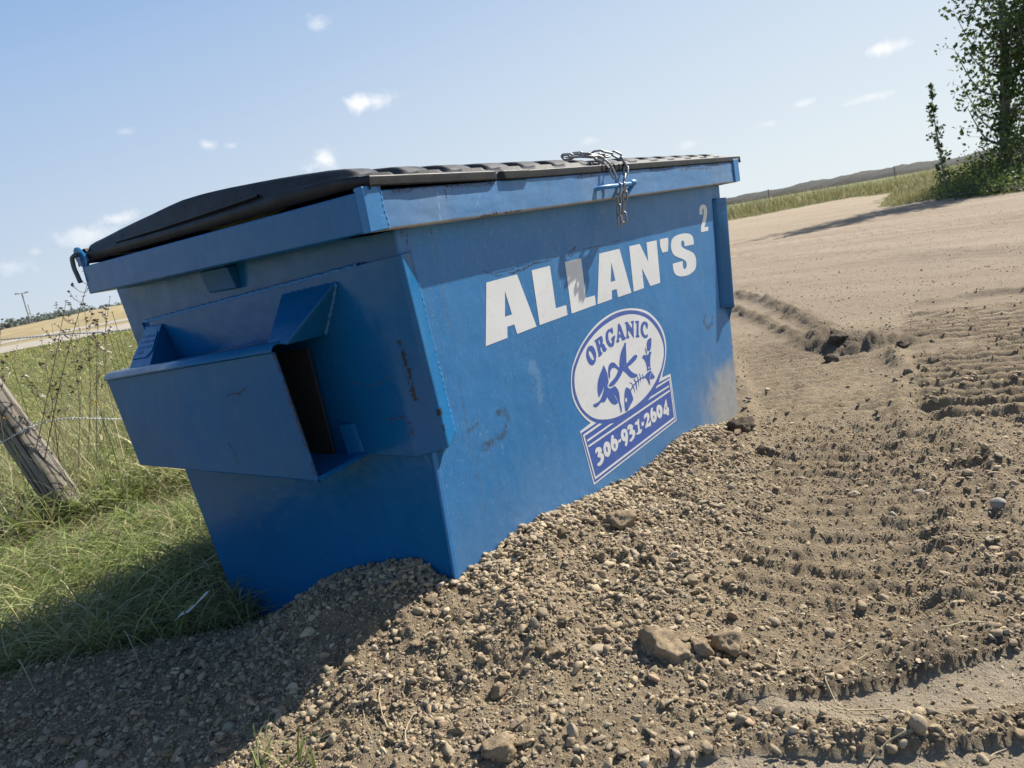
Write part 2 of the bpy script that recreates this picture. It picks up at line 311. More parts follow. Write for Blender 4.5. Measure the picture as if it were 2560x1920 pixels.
# ------------------------------------------------------------------ dumpster
GLY = {'let':[(0,[[(4072,8285),(5421,8302),(5990,6766),(5053,6746),(4984,7021),(4667,7020),(4611,6736),(3664,6715)],[(4790,7947),(4949,7300),(4634,7296)]]),(0,[[(6120,8314),(7037,8316),(7054,7091),(7617,7084),(7616,6787),(6147,6773)]]),(0,[[(7838,8320),(8754,8316),(8751,7103),(9297,7094),(9290,6797),(7849,6786)]]),(0,[[(9853,8318),(11182,8316),(11665,6790),(10724,6797),(10695,7071),(10374,7074),(10324,6800),(9382,6797)],[(10551,7964),(10671,7349),(10366,7344)]]),(0,[[(11860,8318),(12629,8311),(13118,7640),(13144,8303),(13929,8296),(13878,6792),(13091,6793),(12597,7489),(12592,6801),(11835,6798)]]),(0,[[(14191,8297),(14882,8290),(14855,8067),(14750,7806),(14296,7811),(14174,8060)]]),(2,[[(17098,7799),(16233,7820),(16233,7957),(16190,8022),(16117,8050),(16020,8041),(15943,7978),(15952,7880),(16057,7792),(16301,7698),(16756,7563),(17030,7434),(17139,7297),(17169,7136),(17102,6941),(16947,6827),(16681,6757),(16290,6719),(15866,6736),(15561,6776),(15272,6865),(15119,6973),(15055,7132),(15047,7314),(15935,7306),(15918,7145),(15937,7044),(16030,6987),(16167,7001),(16249,7079),(16250,7200),(16154,7293),(15911,7386),(15474,7516),(15242,7609),(15097,7744),(15048,7898),(15072,8043),(15159,8160),(15339,8246),(15655,8294),(16123,8304),(16541,8273),(16851,8209),(17021,8114),(17099,7973)]])],'num':[(2,[[(17906,8861),(18204,8855),(18212,8967),(18236,9045),(18288,9068),(18339,9037),(18344,8957),(18290,8825),(18159,8633),(17945,8381),(17905,8283),(17894,8182),(18631,8171),(18651,8337),(18261,8342),(18425,8518),(18592,8732),(18668,8932),(18645,9093),(18547,9180),(18352,9223),(18148,9215),(18009,9163),(17922,9057),(17905,8958)]])],'base':[(2,[[(11565,6283),(12238,6126),(12711,5942),(13174,5650),(13560,5296),(13790,4913),(13838,4509),(13731,4138),(13564,3854),(13348,3619),(13249,3452),(13947,3418),(14072,1590),(7870,1364),(7479,3238),(8138,3305),(7885,3504),(7645,3753),(7447,4033),(7327,4319),(7306,4591),(7348,4845),(7423,5075),(7498,5212),(7599,5324),(7815,5533),(8152,5770),(8640,6012),(9156,6197),(9734,6317),(10348,6375),(10969,6358)]])],'blue':[(2,[[(11550,6217),(12118,6076),(12622,5882),(13052,5621),(13435,5268),(13663,4886),(13737,4513),(13670,4188),(13464,3860),(13177,3572),(12948,3354),(12947,3351),(13870,3328),(14018,1646),(7924,1424),(7523,3165),(8466,3209),(8163,3387),(7907,3594),(7666,3842),(7496,4114),(7396,4363),(7371,4621),(7399,4832),(7470,5032),(7558,5197),(7627,5266),(7858,5478),(8199,5730),(8654,5949),(9167,6118),(9747,6244),(10365,6308),(10954,6296)]])],'white':[(1,[[(11520,6089),(12019,5960),(12487,5780),(12911,5510),(13258,5181),(13495,4850),(13599,4526),(13559,4231),(13416,3997),(13202,3762),(12923,3583),(13007,3626),(12628,3406),(12058,3189),(11409,3059),(10837,3007),(10290,2990),(9805,3012),(9377,3071),(8968,3164),(8550,3303),(8216,3478),(7932,3700),(7719,3939),(7579,4218),(7503,4507),(7514,4771),(7587,5003),(7703,5162),(7790,5256),(8020,5456),(8321,5643),(8713,5830),(9197,5989),(9744,6097),(10329,6157),(10921,6157)]])],'stripe':[(0,[[(7609,3090),(8616,3140),(8792,3074),(7676,3018)]]),(0,[[(7601,3084),(7681,3038),(8015,1571),(7966,1502)]]),(0,[[(7967,1505),(8011,1582),(13876,1787),(13936,1707)]]),(0,[[(13784,3239),(13850,3280),(13939,1729),(13866,1800)]]),(0,[[(12652,3195),(12780,3270),(13850,3280),(13785,3224)]]),(0,[[(11963,2949),(12217,3020),(13717,3045),(13724,2982)]]),(0,[[(7798,2864),(9267,2928),(9520,2878),(7814,2797)]]),(0,[[(7816,2672),(13732,2868),(13746,2797),(7843,2608)]])],'dig':[(1,[[(8175,2335),(8198,2406),(8284,2447),(8413,2431),(8518,2378),(8569,2308),(8562,2248),(8524,2190),(8628,2128),(8658,2038),(8632,1958),(8552,1879),(8440,1838),(8320,1827),(8228,1864),(8200,1914),(8231,1947),(8351,1958),(8426,1994),(8440,2051),(8399,2091),(8320,2110),(8275,2161),(8295,2215),(8343,2278),(8318,2310),(8266,2304),(8201,2279)]]),(1,[[(8942,2437),(9064,2366),(9121,2240),(9119,2114),(9066,2006),(8963,1942),(8860,1947),(8753,2005),(8677,2120),(8671,2265),(8724,2389),(8825,2454)],[(8864,2298),(8903,2276),(8926,2197),(8918,2119),(8888,2093),(8850,2124),(8829,2212),(8839,2280)]]),(1,[[(9331,2531),(9393,2494),(9391,2440),(9369,2393),(9486,2359),(9575,2281),(9620,2166),(9596,2064),(9505,1985),(9373,1956),(9292,1993),(9191,2090),(9154,2229),(9176,2366),(9233,2491),(9279,2534)],[(9383,2225),(9429,2196),(9440,2134),(9417,2069),(9373,2065),(9348,2110),(9350,2191)]]),(0,[[(9648,2253),(9841,2251),(9839,2164),(9641,2144)]]),(1,[[(10120,2495),(10254,2431),(10306,2332),(10323,2215),(10280,2061),(10212,1934),(10144,1886),(10074,1905),(10037,1955),(10074,2017),(10097,2083),(10007,2094),(9914,2171),(9857,2272),(9854,2383),(9912,2474),(10012,2507)],[(10093,2380),(10139,2338),(10140,2264),(10110,2218),(10071,2240),(10049,2302),(10056,2365)]]),(1,[[(10324,2409),(10364,2499),(10467,2533),(10611,2498),(10710,2430),(10713,2363),(10681,2307),(10783,2247),(10834,2165),(10813,2077),(10723,1993),(10596,1949),(10459,1937),(10386,1980),(10383,2018),(10482,2033),(10588,2074),(10618,2121),(10553,2169),(10460,2180),(10413,2223),(10447,2287),(10499,2346),(10469,2383),(10393,2379),(10341,2367)]]),(1,[[(11181,2522),(11200,2469),(11174,2325),(11182,2189),(11199,2126),(11306,2122),(11302,2056),(11198,2002),(11021,2011),(10893,2052),(10890,2090),(11001,2093),(11043,2137),(11047,2288),(11034,2368),(10931,2380),(10865,2429),(10915,2479),(11054,2485),(11123,2530)]]),(0,[[(11328,2338),(11520,2330),(11514,2201),(11332,2199)]]),(1,[[(11546,2460),(11589,2524),(11713,2564),(11851,2543),(11941,2487),(11969,2392),(11940,2303),(11837,2218),(11786,2175),(11915,2165),(11959,2210),(12022,2210),(12029,2101),(11977,2019),(11837,2043),(11586,2059),(11588,2120),(11722,2253),(11778,2352),(11779,2410),(11723,2436),(11654,2399),(11571,2395)]]),(1,[[(12222,2619),(12279,2593),(12278,2534),(12239,2477),(12370,2439),(12481,2367),(12517,2248),(12483,2140),(12368,2066),(12240,2066),(12146,2114),(12067,2226),(12046,2369),(12080,2514),(12143,2603)],[(12278,2319),(12321,2287),(12316,2210),(12280,2181),(12247,2221),(12238,2292)]]),(1,[[(12786,2569),(12922,2497),(12997,2386),(12999,2265),(12936,2144),(12822,2068),(12715,2080),(12603,2154),(12534,2283),(12528,2422),(12586,2543),(12681,2579)],[(12749,2408),(12787,2387),(12798,2304),(12785,2248),(12743,2237),(12712,2289),(12709,2370)]]),(2,[[(13352,2623),(13397,2557),(13415,2302),(13499,2258),(13531,2152),(13486,2088),(13479,1983),(13322,1997),(13298,2076),(13073,2117),(13037,2181),(13122,2329),(13248,2503)],[(13297,2403),(13307,2246),(13203,2257)]])],'org':[(1,[[(8680,5632),(8801,5582),(8893,5470),(8936,5337),(8922,5217),(8848,5095),(8727,5024),(8608,5021),(8478,5091),(8378,5221),(8344,5381),(8392,5521),(8502,5618)],[(8587,5485),(8660,5423),(8735,5306),(8765,5207),(8746,5165),(8688,5171),(8603,5245),(8526,5354),(8511,5449),(8538,5489)]]),(1,[[(8942,5736),(9129,5769),(9333,5799),(9416,5759),(9444,5659),(9417,5571),(9394,5538),(9466,5517),(9514,5457),(9557,5377),(9611,5341),(9588,5283),(9497,5257),(9405,5262),(9343,5323),(9282,5453),(9229,5426),(9250,5320),(9312,5259),(9287,5218),(9188,5186),(9079,5177),(9042,5212),(9067,5253),(9061,5293),(9013,5536),(8984,5665),(8940,5690)],[(9170,5687),(9221,5684),(9246,5624),(9238,5564),(9207,5547),(9186,5590)]]),(1,[[(10080,5920),(10142,5844),(10133,5767),(10095,5711),(10035,5732),(9970,5792),(9911,5812),(9842,5787),(9802,5709),(9798,5600),(9852,5493),(9916,5432),(9967,5445),(9991,5479),(9970,5524),(9943,5545),(10005,5603),(10140,5631),(10220,5630),(10223,5573),(10170,5489),(10130,5386),(10032,5311),(9874,5319),(9733,5393),(9638,5524),(9617,5669),(9658,5802),(9754,5876),(9888,5912),(9993,5890),(10024,5924)]]),(1,[[(10573,5950),(10645,5904),(10748,5706),(10844,5475),(10911,5429),(10896,5367),(10765,5354),(10652,5373),(10629,5415),(10624,5465),(10515,5496),(10443,5471),(10481,5422),(10453,5372),(10337,5368),(10264,5405),(10290,5447),(10336,5501),(10411,5678),(10470,5858),(10507,5947)],[(10535,5717),(10592,5609),(10498,5604)]]),(1,[[(10981,5911),(11148,5903),(11192,5870),(11398,5649),(11446,5779),(11387,5824),(11405,5870),(11586,5851),(11589,5793),(11549,5726),(11475,5310),(11424,5313),(11328,5424),(11145,5601),(11120,5450),(11165,5392),(11137,5348),(10987,5364),(10946,5405),(10973,5448),(11015,5554),(11025,5813),(10971,5872)]]),(1,[[(11700,5816),(11822,5804),(11941,5780),(11966,5736),(11926,5686),(11847,5383),(11847,5307),(11891,5265),(11848,5232),(11743,5242),(11642,5267),(11600,5317),(11662,5354),(11762,5701),(11693,5756)]]),(1,[[(12516,5621),(12569,5577),(12575,5490),(12529,5405),(12470,5392),(12428,5451),(12377,5546),(12310,5576),(12246,5538),(12191,5431),(12210,5308),(12265,5229),(12367,5191),(12465,5213),(12493,5173),(12458,5103),(12272,5103),(12124,5174),(12025,5296),(11997,5437),(12041,5562),(12147,5659),(12318,5690),(12455,5646)]])],'ico':[(2,[[(10778,5269),(10899,5235),(10871,5159),(10850,5000),(10829,4841),(10772,4557),(11297,4700),(11473,4701),(11577,4660),(11553,4590),(11396,4526),(11101,4462),(10836,4435),(10958,4297),(11166,4145),(11447,4016),(11407,3966),(11228,3961),(10995,4012),(10843,4101),(10701,4228),(10486,4388),(10311,4269),(10040,4149),(9785,4080),(9583,4079),(9475,4119),(9454,4167),(9653,4233),(9906,4303),(10165,4459),(10050,4569),(9872,4637),(9738,4613),(9656,4538),(9598,4360),(9550,4357),(9514,4446),(9529,4601),(9598,4759),(9724,4824),(9882,4815),(10028,4752),(10160,4623),(10268,4548),(10318,4731),(10435,4947),(10609,5119),(10746,5203)]]),(2,[[(9303,4870),(9376,4749),(9466,4537),(9481,4358),(9489,4342),(9464,4240),(9389,4175),(9396,4106),(9507,4043),(9670,4025),(9810,4042),(9956,3941),(10057,3785),(10072,3626),(10060,3457),(10112,3251),(10104,3097),(10056,3071),(10018,3105),(10000,3249),(9945,3455),(9825,3677),(9668,3843),(9777,3690),(9891,3521),(9914,3443),(9734,3437),(9550,3518),(9399,3659),(9281,3819),(9171,3740),(9049,3708),(8888,3753),(8676,3697),(8518,3698),(8405,3750),(8385,3821),(8609,3815),(8805,3834),(8957,3933),(9104,4076),(9177,4206),(9020,4065),(8773,3931),(8745,4090),(8761,4251),(8838,4444),(8991,4618),(9179,4766)]]),(2,[[(10587,3790),(10701,3742),(10823,3648),(10872,3547),(10963,3309),(10909,3236),(10681,3123),(10452,2995),(10389,3031),(10335,3026),(10316,3175),(10343,3394),(10408,3638),(10510,3767)],[(10492,3466),(10539,3436),(10528,3360),(10465,3308),(10416,3339),(10408,3411),(10444,3457)]]),(0,[[(10833,3642),(11009,3740),(11330,3812),(11652,3849),(11943,3828),(11962,3779),(11680,3806),(11369,3770),(11074,3702),(10874,3599)]]),(0,[[(10822,3903),(10948,3865),(11081,3730),(11046,3709),(10938,3826),(10824,3882)]]),(0,[[(11124,3943),(11185,3938),(11292,3808),(11312,3607),(11279,3469),(11234,3627),(11214,3793)]]),(0,[[(11005,3720),(11070,3715),(11121,3586),(11107,3433),(11065,3584)]]),(0,[[(11375,3956),(11431,3954),(11491,3810),(11444,3563),(11421,3721),(11414,3848)]]),(0,[[(11560,4021),(11604,4017),(11654,3858),(11626,3658),(11595,3819)]]),(0,[[(11758,3958),(11798,3951),(11873,3811),(11822,3710),(11798,3821)]]),(2,[[(11917,3836),(12146,3897),(12348,3919),(12443,3900),(12439,3833),(12292,3714),(12285,3551),(12277,3415),(12172,3507),(12089,3656),(11960,3771)]]),(2,[[(11893,4503),(11977,4551),(12089,4560),(12225,4506),(12377,4520),(12467,4585),(12610,4550),(12617,4499),(12548,4446),(12466,4257),(12437,4055),(12466,3934),(12246,3962),(12136,3938),(12160,4070),(12124,4234),(12046,4373)]]),(2,[[(12498,3874),(12573,3741),(12685,3643),(12613,3582),(12464,3602),(12331,3601),(12321,3718),(12440,3792)]]),(0,[[(12161,4788),(12210,4789),(12293,4607),(12270,4510),(12230,4527)]]),(2,[[(12723,5031),(12718,4928),(12668,4765),(12598,4660),(12510,4607),(12302,4643),(12310,4741),(12326,4858),(12388,4964),(12514,5023)]])],'seed':[(0,[[(12259,4081),(12298,4088),(12276,4025),(12239,4025)]]),(0,[[(12339,4070),(12377,4069),(12356,4014),(12316,4018)]])]}
STROKES = [('F','y',2.2,[(2315,9795),(2345,9335),(2376,8751),(2388,8437),(2390,7964),(2427,7440)]),('F','y',2.5,[(2417,6115),(2481,5098),(2465,4510),(2612,3507),(2660,2603)]),('F','r',3,[(1258,9716),(1277,9423)]),('F','r',3,[(1503,9801),(1474,9437)]),('F','r',9,[(1225,9792),(1353,9779)]),('F','r',5,[(2315,9795),(2325,9718)]),('F','b',2,[(4017,8577),(4294,8479),(4520,8394),(4890,8356),(5258,8372),(5642,8412),(6040,8468),(6328,8494),(6915,8516),(7769,8508)]),('F','b',1.6,[(4296,8486),(5120,8453),(5500,8494),(6051,8515)]),('F','b',3,[(5203,8364),(5631,8367),(6324,8479),(7139,8454)]),('F','b',1.6,[(8381,8542),(9736,8556),(11336,8586)]),('F','r',5,[(8042,8463),(8258,8605),(8499,8649)]),('F','s',14,[(2995,4248),(3342,4266),(3698,4284),(3972,4377),(4102,4608),(4012,4837),(3783,4926)]),('F','s',9,[(2543,4826),(2849,4880)]),('F','s',13,[(17564,4909),(17380,4680),(17696,4385),(18222,4449),(18273,4675)]),('F','l',1.2,[(7396,8254),(7459,7741),(7433,7372)]),('F','l',30,[(5491,5784),(5708,5357),(5656,4805)]),('F','y',3,[(17910,1551),(17250,1319),(17001,978),(17072,543)]),('T','r',7,[(3801,9918),(4327,9915)]),('T','r',9,[(4172,9955),(4335,9942)]),('T','r',8,[(4735,9910),(5016,9908)]),('T','r',5,[(5161,9917),(5415,9918)]),('T','r',6,[(15629,10607),(18500,10557)]),('T','y',4,[(6864,10646),(6877,10292)]),('T','l',2,[(2344,10677),(2242,9946)]),('T','y',2,[(9324,10192),(9363,9850)]),('T','b',2,[(2587,10647),(2589,10514),(2595,10355)]),('T','r',6,[(969,10733),(2070,10715),(3080,10700)]),('T','l',2,[(3828,10409),(3622,10172)]),('G','r',7,[(2479,6475),(2284,6469)]),('G','r',3,[(2161,6450),(1893,6393),(1590,6474)]),('G','r',3,[(1489,6578),(938,6617)]),('G','r',4,[(1652,5572),(1306,5582)]),('G','r',10,[(1231,5607),(992,5621),(933,5435),(907,5337),(873,5106)]),('G','b',14,[(714,7392),(660,7014),(633,6540),(638,6016)]),('G','b',9,[(126,5725),(77,5439),(59,5105)]),('K','b',2.5,[(5453,6646),(5309,6731),(4875,6728),(4590,6838)]),('K','b',4,[(5888,5437),(5811,5320)]),('K','b',2.5,[(5874,5427),(5683,5135),(5640,4812)])]
KW = .08 / 1.9
def wall_y(z_m, off=0.0):          # the front wall leans back slightly towards its foot (metres)
    zu = z_m / .52 - 2.08
    return (.06 + KW * (-.18 - zu)) * .52 - off
def wear_masks(plane, a, b):
    """stain and scrape masks along polylines in the plane's own metres"""
    n = len(a); w = np.zeros((n, 3)); w2 = np.zeros((n, 3))
    jit = fbm(a * 160, b * 160, 3, 5)
    for pl, ch, wd, pts in STROKES:
        if pl != plane: continue
        P = [(x / 1e4, y / 1e4) for x, y in pts]
        if len(P) == 1: P = P * 2
        d = seg_dist(a, b, P) + jit * wd / 1000 * .9; wd = wd * (.7 if pl == 'G' else 1)
        mk = 1 - sstep(wd / 1000 * .35, wd / 1000 * .75, d)
        if ch == 'r': w[:, 0] = np.maximum(w[:, 0], mk)
        elif ch == 'b': w[:, 1] = np.maximum(w[:, 1], mk)
        elif ch == 's': w[:, 2] = np.maximum(w[:, 2], 1 - sstep(wd / 1000 * .3, wd / 1000 * 1.1, d))
        elif ch == 'y': w2[:, 1] = np.maximum(w2[:, 1], mk * .75)
        elif ch == 'l': w2[:, 2] = np.maximum(w2[:, 2], mk * (.5 if wd < 8 else .16))
    return w, w2
def grid_face(u0, u1, v0, v1, nu, nv):
    U, V = np.meshgrid(np.linspace(u0, u1, nu), np.linspace(v0, v1, nv))
    i = np.arange(nu * nv).reshape(nv, nu)
    F = np.stack([i[:-1, :-1], i[:-1, 1:], i[1:, 1:], i[1:, :-1]], -1).reshape(-1, 4)
    return U.ravel(), V.ravel(), F

dump = empty('dumpster', (1.07, .62, 0))
tag(dump, "weathered blue steel front-load dumpster with black lid, sunk in a gravel pile", 'dumpster')
XL, XR = .23, 3.877                 # end walls (u)
# body: side profile (y, z) in u
prof = [(.06, -.17), (.1435, -2.155), (.60, -2.36), (2.11, -2.36), (2.56, -.17)]
bm = bmesh.new()
Lf = [bm.verts.new(u2m((XL, y, z))) for y, z in prof]; Rf = [bm.verts.new(u2m((XR, y, z))) for y, z in prof]
bm.faces.new(Lf); bm.faces.new(Rf[::-1])
for i in range(1, 4): bm.faces.new((Lf[i], Rf[i], Rf[i+1], Lf[i+1]))
bm.faces.new((Lf[0], Lf[4], Rf[4], Rf[0]))
body = part('body', bm_mesh(bm), PAINT_S, dump)
# front wall: finely divided so that its stains and scratches have their own shape
u, v, F = grid_face(XL*.52, XR*.52, (-2.083+2.08)*.52, (-.16+2.08)*.52, 640, 330)
# slight oil-canning of the sheet
oc = fbm(u*2.1, v*2.4, 3, 3) * .004
yy = (.06 + KW * (-.18 - (v/.52 - 2.08))) * .52 - .0035
me = mesh_np(np.stack([u, yy, v], 1), F)
w, w2 = wear_masks('F', u, v)
nz = fbm(u*7, v*7, 4, 9)
dust = sstep(.46, -.02, v - .16*np.clip(u-1.2, 0, 1) + nz*.16) * .16
cd_ = np.hypot((u - 2.02) * .9, (v + .02) * 1.0)
dust = np.maximum(dust, sstep(.42, .08, cd_ + nz*.22 + .05*fbm(u*30, v*30, 3, 10)) * .9)
w2[:, 0] = dust
vcol(me, 'wear', w); vcol(me, 'wear2', w2)
part('front_panel', me, PAINT_F, dump, smooth=True)
# corner flange: the end sheets lap the front sheet by a few millimetres
for x0, s in ((XL, 1),):
    bm = bmesh.new()
    P = []
    for z in (-.17, -2.09):
        y = .06 + KW*(-.18 - z) - .0095
        P.append((z, y))
    t = .022
    pts = [(x0 - s*.008, P[0][1], P[0][0]), (x0 + s*t, P[0][1], P[0][0]), (x0 + s*t, P[1][1], P[1][0]), (x0 - s*.008, P[1][1], P[1][0])]
    add_slab(bm, [Vector(u2m(p)) for p in pts], (0, 1, 0), .008)
    part('corner_seam', bm_mesh(bm), PAINT_F if s > 0 else PAINT_S, dump, .002)

# top rim: square channel all round, cap plates at the front corners
LX, LY, ZT, ZB = 4.085, 2.425, -.016, -.178
bm = ubox((.0, .004, ZB), (.30, LY, ZT)); a = u2m((LX-.30, .004, ZB)); b = u2m((LX, LY, ZT)); add_box(bm, a, b)
a = u2m((.30, LY-.25, ZB)); b = u2m((LX-.30, LY, ZT)); add_box(bm, a, b)
rim = part('top_rim', bm_mesh(bm), PAINT_S, dump, .004, 3)
# front beam, finely divided face
ny = 60
prof_r = [(.22, ZT), (-.018, ZT)] + [(-.018 - .010*math.sin(t), ZT - .010*(1-math.cos(t))) for t in np.linspace(.2, math.pi/2, 4)]
zz = np.linspace(ZT - .012, ZB + .012, ny); prof_r += [(-.028, z) for z in zz]
prof_r += [(-.018 - .010*math.cos(t), ZB + .010 - .010*math.sin(t)) for t in np.linspace(.3, math.pi/2, 4)] + [(.22, ZB)]
nx = 560; xs = np.linspace(.02, LX-.02, nx); k = len(prof_r)
PR = np.array(prof_r); X, K = np.meshgrid(xs, np.arange(k), indexing='ij')
V = np.stack([X, PR[K, 0], PR[K, 1]], -1).reshape(-1, 3)
V[:, 1] += .004 * fbm(V[:, 0]*3, V[:, 2]*9, 3, 8) * (V[:, 1] < .05)
i = np.arange(nx*k).reshape(nx, k); F = np.stack([i[:-1, :-1], i[:-1, 1:], i[1:, 1:], i[1:, :-1]], -1).reshape(-1, 4)
Vm = np.stack([V[:, 0]*.52, V[:, 1]*.52, (V[:, 2]+2.08)*.52], 1)
me = mesh_np(Vm, F[:, ::-1]); w, w2 = wear_masks('T', Vm[:, 0], Vm[:, 2])
lip = sstep(.012, .004, np.abs(Vm[:, 2] - (ZT+2.08)*.52 + .003)) * sstep(.02, .16, fbm(Vm[:, 0]*9, Vm[:, 2]*40, 4, 2) + .03)
w[:, 0] = np.maximum(w[:, 0], lip * .8)
w2[:, 0] = .12 + .25*np.clip(fbm(Vm[:, 0]*5, Vm[:, 2]*2, 3, 4), 0, 1) + .75*(np.abs(Vm[:, 2]-(ZB+2.08)*.52) < .004)
vcol(me, 'wear', w); vcol(me, 'wear2', w2)
part('front_rim', me, PAINT_F, dump, smooth=True)
def cap(x0, x1, slant):
    bm = bmesh.new()
    pts = [(x0, 0, .001), (x1 - slant, 0, .004), (x1 - slant*.2, 0, -.05), (x1, 0, ZB+.004), (x0, 0, ZB-.002)]
    add_slab(bm, [Vector(u2m(p)) + Vector((0, .003, 0)) for p in pts], (0, -1, 0), .0235)
    add_box(bm, u2m((x0+.004, .0, ZT+.001)), u2m((x1-slant-.01, .016, .001)))
    c = part('rim_corner_cap', bm_mesh(bm), PAINT_F, dump, .003, 3)
    return c
c1 = cap(-.004, .105, .02)
V, F = tube_arrays([u2m((.092 + .010*t + .003*math.sin(9*t), -.034, .003 - t*(.175))) for t in np.linspace(0, 1, 22)], .0035 + .0010*np.sin(np.arange(22)*2.1), 7)
part('weld', mesh_np(V, F), PAINT_F, c1, smooth=True)
cap(LX-.085, LX+.022, -.01)

# corner guards: plate on the end wall, chamfer, rounded ridge, flap back to the front wall
def mir(p, s): return (p[0], p[1], p[2]) if s > 0 else (LX + .022 - p[0], p[1], p[2])
def guard(s):
    n = 26; rows = []
    for t in np.linspace(0, 1, n):
        ztop, zbot = -.284, -1.156
        # points along the plan outline at height fraction t
        A = np.array((.200, 2.28, -.400 + t*(-1.19+.400)))
        A2 = np.array((.200, 1.20, -.345 + t*(-1.19+.345)))
        B = np.array((.200, .215 - .04*t, -.290 + t*(-1.187+.290)))
        Cc = np.array((.184 + .056*t, .015, ztop + t*(zbot-ztop)))
        if s < 0: Cc = np.array((LX + .022 - (3.910 - .095*t), .012 + .008*t, ztop + t*(zbot-ztop)))
        E = np.array((.2925 + .09*t, .0, -.275 + t*(-1.13+.275)));
        if s < 0: E[0] = LX + .022 - (3.716 - .03*t)
        E[1] = .06 + KW*(-.18 - E[2]) - .008
        row = [A, A2]
        row += [A2 + (B-A2)*q for q in (.4, .8)]
        # smooth bend at B then round ridge at Cc
        bz = [(B*(1-q)**2 + 2*(B + (Cc-B)*.12)*q*(1-q) + (B + (Cc-B)*.35)*q*q) for q in (0, .5, 1)]
        row += bz + [B + (Cc-B)*.7]
        p0 = B + (Cc-B)*.84; p2 = Cc + (E-Cc)*.16
        row += [p0*(1-q)**2 + 2*Cc*q*(1-q) + p2*q*q for q in np.linspace(0, 1, 7)]
        row += [Cc + (E-Cc)*q for q in (.4, .7, 1.0)]
        rows.append(row)
    m_ = len(rows[0]); V = np.array([u2m(mir(p, s)) for r in rows for p in r])
    # add verts on the flat part for the marks
    i = np.arange(n*m_).reshape(n, m_); F = np.stack([i[:-1, :-1], i[:-1, 1:], i[1:, 1:], i[1:, :-1]], -1).reshape(-1, 4)
    if s > 0: F = F[:, ::-1]
    return V, F
def subdiv(me, cuts):
    bm = bmesh.new(); bm.from_mesh(me); bmesh.ops.subdivide_edges(bm, edges=bm.edges[:], cuts=cuts, use_grid_fill=True); bm.to_mesh(me); bm.free(); return me
guards = []
for s in (1, -1):
    V, F = guard(s); me = mesh_np(V, F)
    if s > 0:
        me = subdiv(me, 9)
        co = np.empty(len(me.vertices)*3, np.float32); me.vertices.foreach_get('co', co); co = co.reshape(-1, 3)
        w, w2 = wear_masks('G', co[:, 1], co[:, 2]); vcol(me, 'wear', w); vcol(me, 'wear2', w2)
    g = part('corner_guard', me, PAINT_S, dump, smooth=True)
    so_ = g.modifiers.new('thick', 'SOLIDIFY'); so_.thickness = .005; so_.offset = 0
    guards.append(g)
    # closing gusset below the chamfer
    bm = bmesh.new(); tri = [(.222, .165, -1.186), (.262, .055, -1.160), (.300, .098, -1.160), (.235, .118, -1.31)]
    T = [Vector(u2m(mir(p, s))) for p in tri]
    vs = [bm.verts.new(p) for p in T]
    for f in ((0,1,3),(1,2,3),(0,2,1),(0,3,2)): bm.faces.new([vs[q] for q in f])
    part('lower_gusset', bm_mesh(bm), PAINT_S, g)
    # weld bead along the top edge of the plate
    if s > 0:
        pth = [u2m((.206, .30 + 1.97*t, -.296 - .102*t + .0022*math.sin(150*t + 3*math.sin(31*t)))) for t in np.linspace(0, 1, 260)]
        V, F = tube_arrays(pth, .0056 + .0018*rng.random(260), 7)
        part('weld', mesh_np(V, F), PAINT_F, g, smooth=True)
        pth = [u2m((.192, 2.285 - .02*t, -.40 - .06*t + .003*math.sin(60*t))) for t in np.linspace(0, 1, 20)]
        part('weld', tube_mesh(pth, .003, 6), PAINT_S, g, smooth=True)
        pth = [u2m(mir((.2925+.09*t, .056+KW*(-.1+.855*t)-.0, -.275-.855*t), s)) for t in np.linspace(0, 1, 150)]
        pth = [(a, wall_y(c)-.004 + .0008*math.sin(40*c/.1), c) for a, b, c in pth]
        V, F = tube_arrays(pth, .0030 + .0013*rng.random(150), 6); part('weld', mesh_np(V, F), PAINT_F, g, smooth=True)

